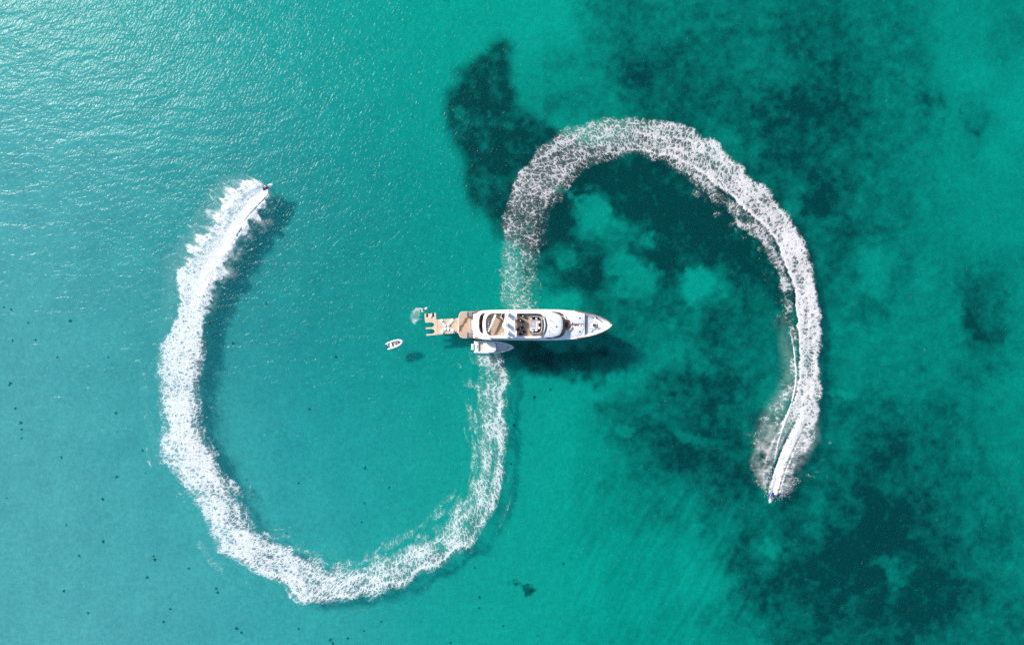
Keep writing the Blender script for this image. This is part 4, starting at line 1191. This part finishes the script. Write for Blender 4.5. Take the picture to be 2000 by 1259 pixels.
for (t, org, lst) in ((dk4, o4, ((887.6, 623.6, 1), (890.2, 648.4, -1))),):
    for a, b_, sg in lst:
        bm = bmesh.new(); p = P(a, b_, .6) - org
        for dx in (-.22, .22):
            add_tube(bm, [(p.x + dx, p.y + sg * .25, -.5), (p.x + dx, p.y + sg * .22, 1.15), (p.x + dx, p.y - sg * .35, 1.2), (p.x + dx, p.y - sg * .45, .42)], .028, 6)
        for z in (-.3, .0, .3): add_tube(bm, [(p.x - .22, p.y + sg * .25, z), (p.x + .22, p.y + sg * .25, z)], .026, 6)
        bm_link('boarding_ladder', bm, M['black'], t)
# lounge seats printed with a dark squiggle
def make_floatbed(w, l, style):
    t = thing('float_lounger', (0, 0, 0))
    bm = bmesh.new(); add_box(bm, Vector((0, 0, .13)), (l, w, .24), 0, .09); bm_link('base', bm, M['pvc'], t)
    bm = bmesh.new(); add_box(bm, Vector((-l * .34, 0, .36)), (l * .30, w * .98, .18), 0, .08, R(-16)); bm_link('headrest', bm, M['pvc'], t)
    bm = bmesh.new()
    if style == 0: pts = [(-.3, -.12), (-.12, .10), (.05, .12), (.12, -.05), (.3, -.12), (.42, .05)]
    elif style == 1: pts = [(-.25, -.18), (-.3, .08), (-.08, .2), (.12, .12), (.2, -.08)]
    elif style == 2: pts = [(-.35, .0), (-.15, .16), (-.02, -.12), (.15, .14), (.3, -.1), (.45, .1)]
    else: pts = [(-.6, .1), (-.42, -.08), (-.24, .1), (-.06, -.08), (.12, .1), (.3, -.08), (.48, .1), (.66, -.08)]
    add_tube(bm, [(x, y, .262) for v in cr([Vector((a, b_, 0)) for a, b_ in pts], 5) for x, y in ((v.x, v.y),)], .045, 6)
    bm_link('printed_mark', bm, M['navy'], t)
    return t
for (x, y, a, l, w, st, lab) in ((866.2, 630.2, -56, 2.4, .62, 3, 'narrow white lounger at upper left of the cross of four on the docks'), (879.6, 630.0, 45, 2.35, .82, 1, 'white lounger at upper right of the cross on the docks, pointing up right'),
                          (866.6, 644.6, 48, 2.0, .86, 2, 'white lounger at lower left of the cross on the docks'), (880.0, 643.9, -24, 2.05, .86, 0, 'white lounger with a dark scribble at lower right of the cross on the docks')):
    t = make_floatbed(w, l, st); t.location = P(x, y, .432); t.location.z = .432; t.rotation_euler = (0, 0, R(a))
    tag(t, lab, 'lounger', 'white loungers on the floating docks')
t = thing('seat_bag', P(842.0, 617.8, .432), R(75), 'small white bean bag seat on the little slip dock', 'bean bag')
t.location.z = .432
bm = bmesh.new(); add_box(bm, Vector((0, 0, .14)), (.9, .42, .26), 0, .12); bm_link('bag', bm, M['pvc'], t)
bm = bmesh.new(); add_tube(bm, [(-.25, -.08, .275), (-.1, .1, .275), (.05, -.08, .275), (.25, .08, .275)], .04, 6); bm_link('printed_mark', bm, M['navy'], t)

# ------------------------------------------------------------------ boats
def fine(st, k=4):
    a = [Vector(q[:3]) for q in st]; b_ = [Vector(q[3:6]) for q in st]
    return [(*p, *q) for p, q in zip(cr(a, k), cr(b_, k))]
def hull_loft(stations):
    """stations: (x, half beam, z sheer, z chine, z keel, chine beam fraction)"""
    secs = []
    for x, b_, zs, zc, zk, cf in stations:
        up = [(b_, zs), (b_ * .97, (zs + zc) / 2), (b_ * cf, zc), (b_ * .06, zk)]
        secs.append([Vector((x, y, z)) for y, z in up] + [Vector((x, -y, z)) for y, z in reversed(up)])
    return secs
def outboard(parent, x, y, z, s=1.0, mat=None, name='outboard_engine'):
    bm = bmesh.new()
    add_box(bm, Vector((x, y, z + .18 * s)), (.78 * s, .46 * s, .52 * s), 0, .13 * s)
    add_box(bm, Vector((x + .08 * s, y, z - .45 * s)), (.28 * s, .14 * s, 1.0 * s), 0, .04 * s)
    add_box(bm, Vector((x + .42 * s, y, z - .16 * s)), (.25 * s, .30 * s, .30 * s), 0, .04 * s)
    return bm_link(name, bm, mat or M['gelcoat'], parent)

# white centre-console boat alongside
T0 = P(926, 677.0, 0)
t = thing('centre_console_boat', T0, R(-.6), 'white open boat with three outboards and hard top, moored below the yacht', 'motorboat')
Lb = 11.75
st = []
for u in np.linspace(0, 1, 26):
    b_ = 1.80 * (1 if u < .35 else (1 - ((u - .35) / .65) ** 2.3) ** .72) + .0 ; b_ = max(b_ * (0.94 + .06 * min(1, u / .3)), .02)
    st.append((u * Lb, b_, 1.0 + .45 * u ** 1.6, .15 + .75 * u ** 3, -.5 + 1.25 * u ** 5, .86 - .35 * u ** 2))
def bhalf(x, d=0.0): return max(float(np.interp(x, [q[0] for q in st], [q[1] for q in st])) - d, .02)
def bsh(x): return float(np.interp(x, [q[0] for q in st], [q[2] for q in st]))
bm = bmesh.new(); add_loft(bm, hull_loft(st))
lid = [f_ for f_ in bm.faces if all(v.co.z > bsh(v.co.x) - .02 for v in f_.verts) and abs(f_.calc_center_median().y) < .01]
bmesh.ops.delete(bm, geom=lid, context='FACES'); bm_link('hull', bm, M['gelcoat'], t)
xs_ = np.linspace(.02, Lb - .1, 40)
outer = [Vector((x, bhalf(x, -.0))) for x in xs_] + [Vector((x, -bhalf(x, -.0))) for x in xs_[::-1]]
xi = np.linspace(1.35, 10.3, 34)
inner = [Vector((x, max(bhalf(x, .36) * min(1, (10.55 - x) / .9) ** .4, .05))) for x in xi] + [Vector((x, -max(bhalf(x, .36) * min(1, (10.55 - x) / .9) ** .4, .05))) for x in xi[::-1]]
bm = bmesh.new(); add_prism(bm, outer, .98, 1.0, 0, [inner])
for v in bm.verts: v.co.z += (bsh(v.co.x) - 1.0) + .02
bm_link('gunwale', bm, M['gelcoat2'], t)
bm = bmesh.new(); add_prism(bm, [Vector((x, bhalf(x, .3))) for x in np.linspace(1.2, 10.4, 30)] + [Vector((x, -bhalf(x, .3))) for x in np.linspace(10.4, 1.2, 30)], .50, .56); bm_link('cockpit_floor', bm, M['tanvinyl'], t)
bm = bmesh.new()
for sy in (1, -1):
    secs = []
    for x in np.linspace(1.3, 10.4, 30):
        y = bhalf(x, .34); secs.append([Vector((x, sy * y, bsh(x))), Vector((x, sy * (y - .07), bsh(x))), Vector((x, sy * (y - .07), .54)), Vector((x, sy * y, .54))])
    add_loft(bm, secs)
bm_link('inner_liner', bm, M['gelcoat'], t)
bm = bmesh.new(); add_prism(bm, [Vector((x, bhalf(x, .46))) for x in np.linspace(6.6, 10.2, 16)] + [Vector((x, -bhalf(x, .46))) for x in np.linspace(10.2, 6.6, 16)], .56, .68, .03); bm_link('bow_pad', bm, M['gelcoat2'], t)
bm = bmesh.new(); add_box(bm, Vector((.72, 0, .86)), (1.15, 3.2, .42), 0, .06); bm_link('transom_seat', bm, M['gelcoat'], t)
bm = bmesh.new(); add_box(bm, Vector((1.0, .05, 1.10)), (.16, .75, .06), 0, .02); bm_link('hatch', bm, M['black'], t)
bm = bmesh.new(); add_box(bm, Vector((5.0, 0, 1.15)), (1.5, 1.25, 1.2), 0, .12); bm_link('console', bm, M['gelcoat'], t)
bm = bmesh.new(); add_box(bm, Vector((3.7, 0, .95)), (.7, 1.4, .75), 0, .08); bm_link('helm_seat', bm, M['cushion'], t)
ht = [(2.75, 1.28), (3.1, 1.40), (5.6, 1.42), (6.15, 1.2), (6.42, .7), (6.5, 0)]
o_ = [Vector((a, b_)) for a, b_ in ht] + [Vector((a, -b_)) for a, b_ in reversed(ht[:-1])]
bm = bmesh.new(); add_prism(bm, round_poly(o_[::-1], .2, 3), 2.55, 2.70, .05); htop = bm_link('hard_top', bm, M['gelcoat'], t)
for x in (3.3, 5.7):
    for y in (-1.0, 1.0):
        bm = bmesh.new(); add_tube(bm, [(x + .2, y * .9, .56), (x, y * 1.1, 2.56)], .045, 8); bm_link('hard_top_leg', bm, M['chrome'], t)
for y in (-.62, 0, .62): outboard(t, -.38, y + .02, .95, 1.08)
bm = bmesh.new(); c_ = [(x, bhalf(x, .06), bsh(x) + .32) for x in np.linspace(7.2, 11.3, 14)]; c2 = [(x, -y, z) for x, y, z in c_[::-1]]
add_tube(bm, c_ + c2, .022, 6)
for q in c_[::3]:
    for sg in (1, -1): add_tube(bm, [(q[0], sg * q[1], q[2]), (q[0], sg * q[1], q[2] - .34)], .02, 5)
bm_link('bow_rail', bm, M['chrome'], t)
bm = bmesh.new(); add_box(bm, Vector((11.62, 0, 1.45)), (.5, .16, .1), 0, .03); bm_link('anchor_roller', bm, M['chrome'], t)
for x in (3.0, 7.4):
    bm = bmesh.new(); add_tube(bm, [(x, 1.98, .2), (x, 1.98, .3), (x, 1.98, .8), (x, 1.98, .9)], [.08, .16, .16, .08], 12); bm_link('fender', bm, M['black'], t)

# white inflatable dinghy
T1 = P(771.2, 671.4, 0)
t = thing('inflatable_dinghy', T1, R(19), 'small white inflatable boat with a dark outboard, drifting alone left of the docks', 'dinghy')
path = [(-2.55, .80), (-1.6, .86), (-.2, .88), (.9, .80), (1.7, .56), (2.25, .18), (2.32, 0)]
path = path + [(a, -b_) for a, b_ in reversed(path[:-1])]
c_ = cr([Vector((a, b_, .36 + .16 * max(0, (a + .2) / 2.5))) for a, b_ in path], 5)
rr = [.07 + (.20) * min(1, i / 4, (len(c_) - 1 - i) / 4) for i in range(len(c_))]
bm = bmesh.new(); add_tube(bm, c_, rr, 14); bm_link('tube', bm, M['pvc'], t)
st2 = [(-2.1, .66, .42, .05, -.15, .8), (-1, .68, .42, .0, -.2, .8), (.4, .66, .45, .0, -.15, .8), (1.3, .48, .5, .12, 0, .8), (1.95, .16, .55, .3, .2, .8)]
bm = bmesh.new(); add_loft(bm, hull_loft([(a, b_, .22 + .1 * max(a, 0) / 2, c, d, e) for a, b_, _, c, d, e in st2])); bm_link('hull', bm, M['tanvinyl'], t)
bm = bmesh.new(); add_box(bm, Vector((-2.0, 0, .42)), (.12, 1.2, .5), 0, .03); bm_link('transom', bm, M['pvc'], t)
bm = bmesh.new(); add_box(bm, Vector((-.95, 0, .45)), (.46, 1.1, .36), 0, .07); bm_link('bench_seat', bm, M['cushion'], t)
bm = bmesh.new(); add_box(bm, Vector((-.58, 0, .36)), (.20, 1.0, .2), 0, .04); bm_link('foot_well', bm, M['black'], t)
bm = bmesh.new(); add_box(bm, Vector((.35, .12, .55)), (.5, .42, .6), 0, .1); add_tube(bm, [(.12, .12, .80), (.02, .12, .86)], .16, 12); bm_link('console', bm, M['grey'], t)
bm = bmesh.new(); add_box(bm, Vector((1.25, .0, .46)), (.42, .5, .22), 0, .06); bm_link('bow_locker', bm, M['black'], t)
outboard(t, -2.35, 0, .60, .8, M['black'])
bm = bmesh.new(); add_tube(bm, [v + Vector((0, 0, .25)) for v in c_[8:-8:3]], .018, 5); bm_link('grab_line', bm, M['black'], t)

# ------------------------------------------------------------------ people (one skinned body each)
def person(loc, rz, pose, label, suit, vest, hair=True, scale=1.0):
    """pose: joints in local metres; local x is forward"""
    J = {k: Vector(v) for k, v in pose.items()}
    V, E, Rd = [], [], []
    def add(p, r_, parent=None):
        V.append(Vector(p)); Rd.append(r_ if isinstance(r_, tuple) else (r_, r_))
        if parent is not None: E.append((parent, len(V) - 1))
        return len(V) - 1
    pel = add(J['pelvis'], (.15, .12))
    wa = add(J['pelvis'].lerp(J['chest'], .5), (.135, .10), pel)
    chs = add(J['chest'], (.16, .12), wa)
    nk = add(J['neck'], .058, chs)
    up = (J['head'] - J['neck']).normalized()
    hd0 = add(J['neck'].lerp(J['head'], .55), .075, nk)
    hd = add(J['head'], (.082, .095), hd0)
    tp = add(J['head'] + up * .085, .06, hd)
    face = Vector(pose.get('face', (1, 0, 0)))
    side = up.cross(face).normalized()
    add(J['head'] + face * .105 - up * .01, .014, hd)
    for sg in (1, -1): add(J['head'] + side * sg * .095, .016, hd)
    for sg, k in ((1, 'l'), (-1, 'r')):
        sh = add(J['sh_' + k], .062, chs); el = add(J['el_' + k], .044, sh); wr = add(J['wr_' + k], .030, el)
        d = (J['wr_' + k] - J['el_' + k]).normalized()
        palm = add(J['wr_' + k] + d * .055, (.036, .018), wr)
        sd_ = d.cross(Vector((0, 0, 1))).normalized()
        dn = Vector((0, 0, -1))
        for i, (o_, ln) in enumerate(((-.030, .036), (-.010, .042), (.010, .040), (.028, .032))):
            b0 = add(J['wr_' + k] + d * .085 + sd_ * o_, .0095, palm)
            b1 = add(V[b0] + d * ln * .8 + dn * .008, .0085, b0)
            add(V[b1] + (d * .2 + dn).normalized() * ln * .8, .0075, b1)
        t0 = add(J['wr_' + k] + d * .04 + sd_ * (.045 * -sg), .010, palm); add(V[t0] + d * .03 + dn * .022 - sd_ * .012 * sg, .0085, t0)
        hp = add(J['hip_' + k], .095, pel); kn = add(J['kn_' + k], .062, hp); an = add(J['an_' + k], .040, kn)
        ft = (J['toe_' + k] - J['an_' + k])
        h_ = add(J['an_' + k] + ft * .45, (.042, .03), an); add(J['toe_' + k], (.036, .018), h_)
    me = bpy.data.meshes.new('body'); me.from_pydata([v[:] for v in V], E, [])
    ob = bpy.data.objects.new('person', me); COL.objects.link(ob)
    ob.modifiers.new('s', 'SKIN'); sub = ob.modifiers.new('u', 'SUBSURF'); sub.levels = sub.render_levels = 2
    for i, sv in enumerate(me.skin_vertices[0].data):
        sv.radius = Rd[i]; sv.use_root = (i == 0)
    dg = bpy.context.evaluated_depsgraph_get(); dg.update()
    m2 = bpy.data.meshes.new_from_object(ob.evaluated_get(dg))
    ob.modifiers.clear(); ob.data = m2
    m2.materials.clear(); m2.materials.append(M['skin']); m2.materials.append(suit)
    lo = [J['pelvis'], J['pelvis'].lerp(J['chest'], .45)]
    for p in m2.polygons:
        c = p.center; p.use_smooth = True
        d_h = min((c - J['hip_l'].lerp(J['kn_l'], t_)).length for t_ in (0, .25, .5, .7)); d_r = min((c - J['hip_r'].lerp(J['kn_r'], t_)).length for t_ in (0, .25, .5, .7))
        if min(d_h, d_r) < .13 or (c - J['pelvis']).length < .19 or (suit.name.startswith('black') and (c - J['head']).length > .22 and min((c - J['wr_l']).length, (c - J['wr_r']).length) > .14 and min((c - J['an_l']).length, (c - J['an_r']).length) > .2): p.material_index = 1
    ob.location = loc; ob.rotation_euler = (0, 0, rz)
    tag(ob, label, 'person')
    if vest is not None:
        bm = bmesh.new(); ax = (J['chest'] - J['pelvis']).normalized(); sdv = Vector((0, 1, 0)); fw = sdv.cross(ax)
        secs = []
        for f_, a, b_ in ((.25, .175, .15), (.5, .19, .165), (.85, .215, .175), (1.15, .20, .155), (1.3, .12, .10)):
            c = J['pelvis'].lerp(J['chest'], f_)
            secs.append([c + sdv * a * math.cos(t_) + fw * b_ * math.sin(t_) for t_ in [2 * math.pi * k / 16 for k in range(16)]])
        add_loft(bm, secs); bm_link('life_vest', bm, vest, ob)
    bm = bmesh.new(); add_ball(bm, J['head'] + up * .035 - face * .022, (.104, .094, .108), 16)
    if not hair: pass
    bm_link('hair', bm, M['hair'], ob)
    bm = bmesh.new()
    for sg in (1, -1): add_ball(bm, J['head'] + face * .092 + side * sg * .034 + up * .012, (.010, .013, .009), 8)
    bm_link('eyes', bm, M['black'], ob)
    return ob
RIDE = dict(pelvis=(-.32, 0, .98), chest=(-.10, 0, 1.34), neck=(.0, 0, 1.54), head=(.06, 0, 1.68), sh_l=(-.04, .20, 1.46), sh_r=(-.04, -.20, 1.46), el_l=(.16, .33, 1.22), el_r=(.16, -.33, 1.22),
            wr_l=(.40, .33, 1.12), wr_r=(.40, -.33, 1.12), hip_l=(-.30, .11, .95), hip_r=(-.30, -.11, .95), kn_l=(.08, .30, .86), kn_r=(.08, -.30, .86), an_l=(-.10, .36, .48), an_r=(-.10, -.36, .48), toe_l=(.10, .38, .44), toe_r=(.10, -.38, .44), face=(1, 0, -.1))
KNEEL = dict(pelvis=(-.25, 0, .62), chest=(.05, 0, .92), neck=(.2, 0, 1.06), head=(.28, 0, 1.18), sh_l=(.10, .20, 1.0), sh_r=(.10, -.20, 1.0), el_l=(.28, .32, .80), el_r=(.28, -.30, .78),
             wr_l=(.50, .24, .70), wr_r=(.50, -.22, .70), hip_l=(-.25, .11, .58), hip_r=(-.25, -.11, .58), kn_l=(.14, .22, .48), kn_r=(.10, -.22, .46), an_l=(-.14, .18, .22), an_r=(-.40, -.18, .22), toe_l=(.06, .20, .19), toe_r=(-.22, -.20, .19), face=(1, 0, -.1))

def jet_ski(loc, rz, label, seat_mat, rear_mat):
    t = thing('jet_ski', loc, rz, label, 'jet ski', 'jet skis drawing the two foam arcs')
    st = [(-1.62, .50, .42, .12, -.12, .86), (-1.2, .58, .46, .10, -.18, .86), (-.4, .60, .50, .10, -.2, .86), (.4, .58, .52, .12, -.18, .84), (1.0, .46, .56, .2, -.1, .8), (1.4, .28, .60, .34, .08, .75), (1.66, .07, .60, .45, .3, .7)]
    st = fine(st)
    bm = bmesh.new(); add_loft(bm, hull_loft(st)); bm_link('hull', bm, M['gelcoat'], t)
    # foredeck hood
    bm = bmesh.new(); secs = []
    for x, w, z in cr([Vector(q) for q in ((.35, .36, .98), (.6, .40, .98), (.95, .38, .86), (1.3, .25, .72), (1.58, .06, .62))], 4):
        secs.append([Vector((x, w, .50)), Vector((x, w * .85, z - .08)), Vector((x, w * .4, z)), Vector((x, -w * .4, z)), Vector((x, -w * .85, z - .08)), Vector((x, -w, .50))])
    add_loft(bm, secs); bm_link('hood', bm, M['gelcoat'], t)
    bm = bmesh.new(); secs = []
    for x, w, z in ((-1.15, .22, .70), (-.9, .24, .80), (-.35, .20, .84), (.1, .17, .84), (.4, .20, .92)):
        secs.append([Vector((x, w * 1.15, .48)), Vector((x, w, z - .06)), Vector((x, w * .5, z)), Vector((x, -w * .5, z)), Vector((x, -w, z - .06)), Vector((x, -w * 1.15, .48))])
    add_loft(bm, secs); bm_link('seat', bm, seat_mat, t)
    for sg in (1, -1):
        bm = bmesh.new(); add_box(bm, Vector((-.35, sg * .42, .50)), (2.0, .26, .06), 0, .02); bm_link('foot_well', bm, rear_mat, t)
    bm = bmesh.new(); add_box(bm, Vector((-1.38, 0, .50)), (.46, .92, .08), 0, .03); bm_link('rear_deck', bm, rear_mat, t)
    bm = bmesh.new(); add_tube(bm, [(.42, .40, 1.10), (.50, .16, 1.08), (.50, -.16, 1.08), (.42, -.40, 1.10)], .022, 8); add_tube(bm, [(.56, 0, .9), (.50, 0, 1.08)], .05, 8); bm_link('handlebar', bm, M['black'], t)
    bm = bmesh.new(); add_box(bm, Vector((.68, 0, 1.02)), (.16, .30, .10), 0, .03); bm_link('dashboard', bm, M['black'], t)
    return t
A1 = R(26); A2 = R(-114)
p1 = P(523.2, 365.2, .4); p1.z = .18
jet_ski(p1, A1, 'white and navy jet ski at the head of the left foam arc', M['navy'], M['navy'])
person(p1 + Vector((0, 0, -.02)), A1, RIDE, 'person in an orange life vest riding the navy jet ski', M['shorts'], M['vest'])
p2 = P(1506.4, 971.0, .4); p2.z = .18
jet_ski(p2, A2, 'white and blue jet ski at the lower end of the right foam arc', M['blue'], M['blue'])
person(p2 + Vector((0, 0, -.02)), A2, RIDE, 'person in a red life vest riding the blue jet ski', M['shorts'], M['vest2'])

# board rider near the docks
pb = P(828.2, 604.6, .2); pb.z = .10
t = thing('powered_board', pb, R(38), 'short white board carrying a kneeling rider just above the small dock', 'board')
bm = bmesh.new(); o_ = [(-.95, .26), (-.5, .34), (.2, .34), (.8, .24), (1.1, .10), (1.16, 0)]
o_ = [Vector(q) for q in o_] + [Vector((a, -b_)) for a, b_ in reversed(o_[:-1])]
add_prism(bm, round_poly(o_[::-1], .08, 3), -.10, .06, .03); bm_link('deck', bm, M['pvc'], t)
bm = bmesh.new(); add_box(bm, Vector((-.3, 0, .07)), (1.0, .5, .02), 0, .005); bm_link('grip_pad', bm, M['grey'], t)
person(Vector((pb.x, pb.y, pb.z - .10)), R(38), KNEEL, 'person in a black wetsuit crouching on the white board by the docks', M['wetsuit'], None)
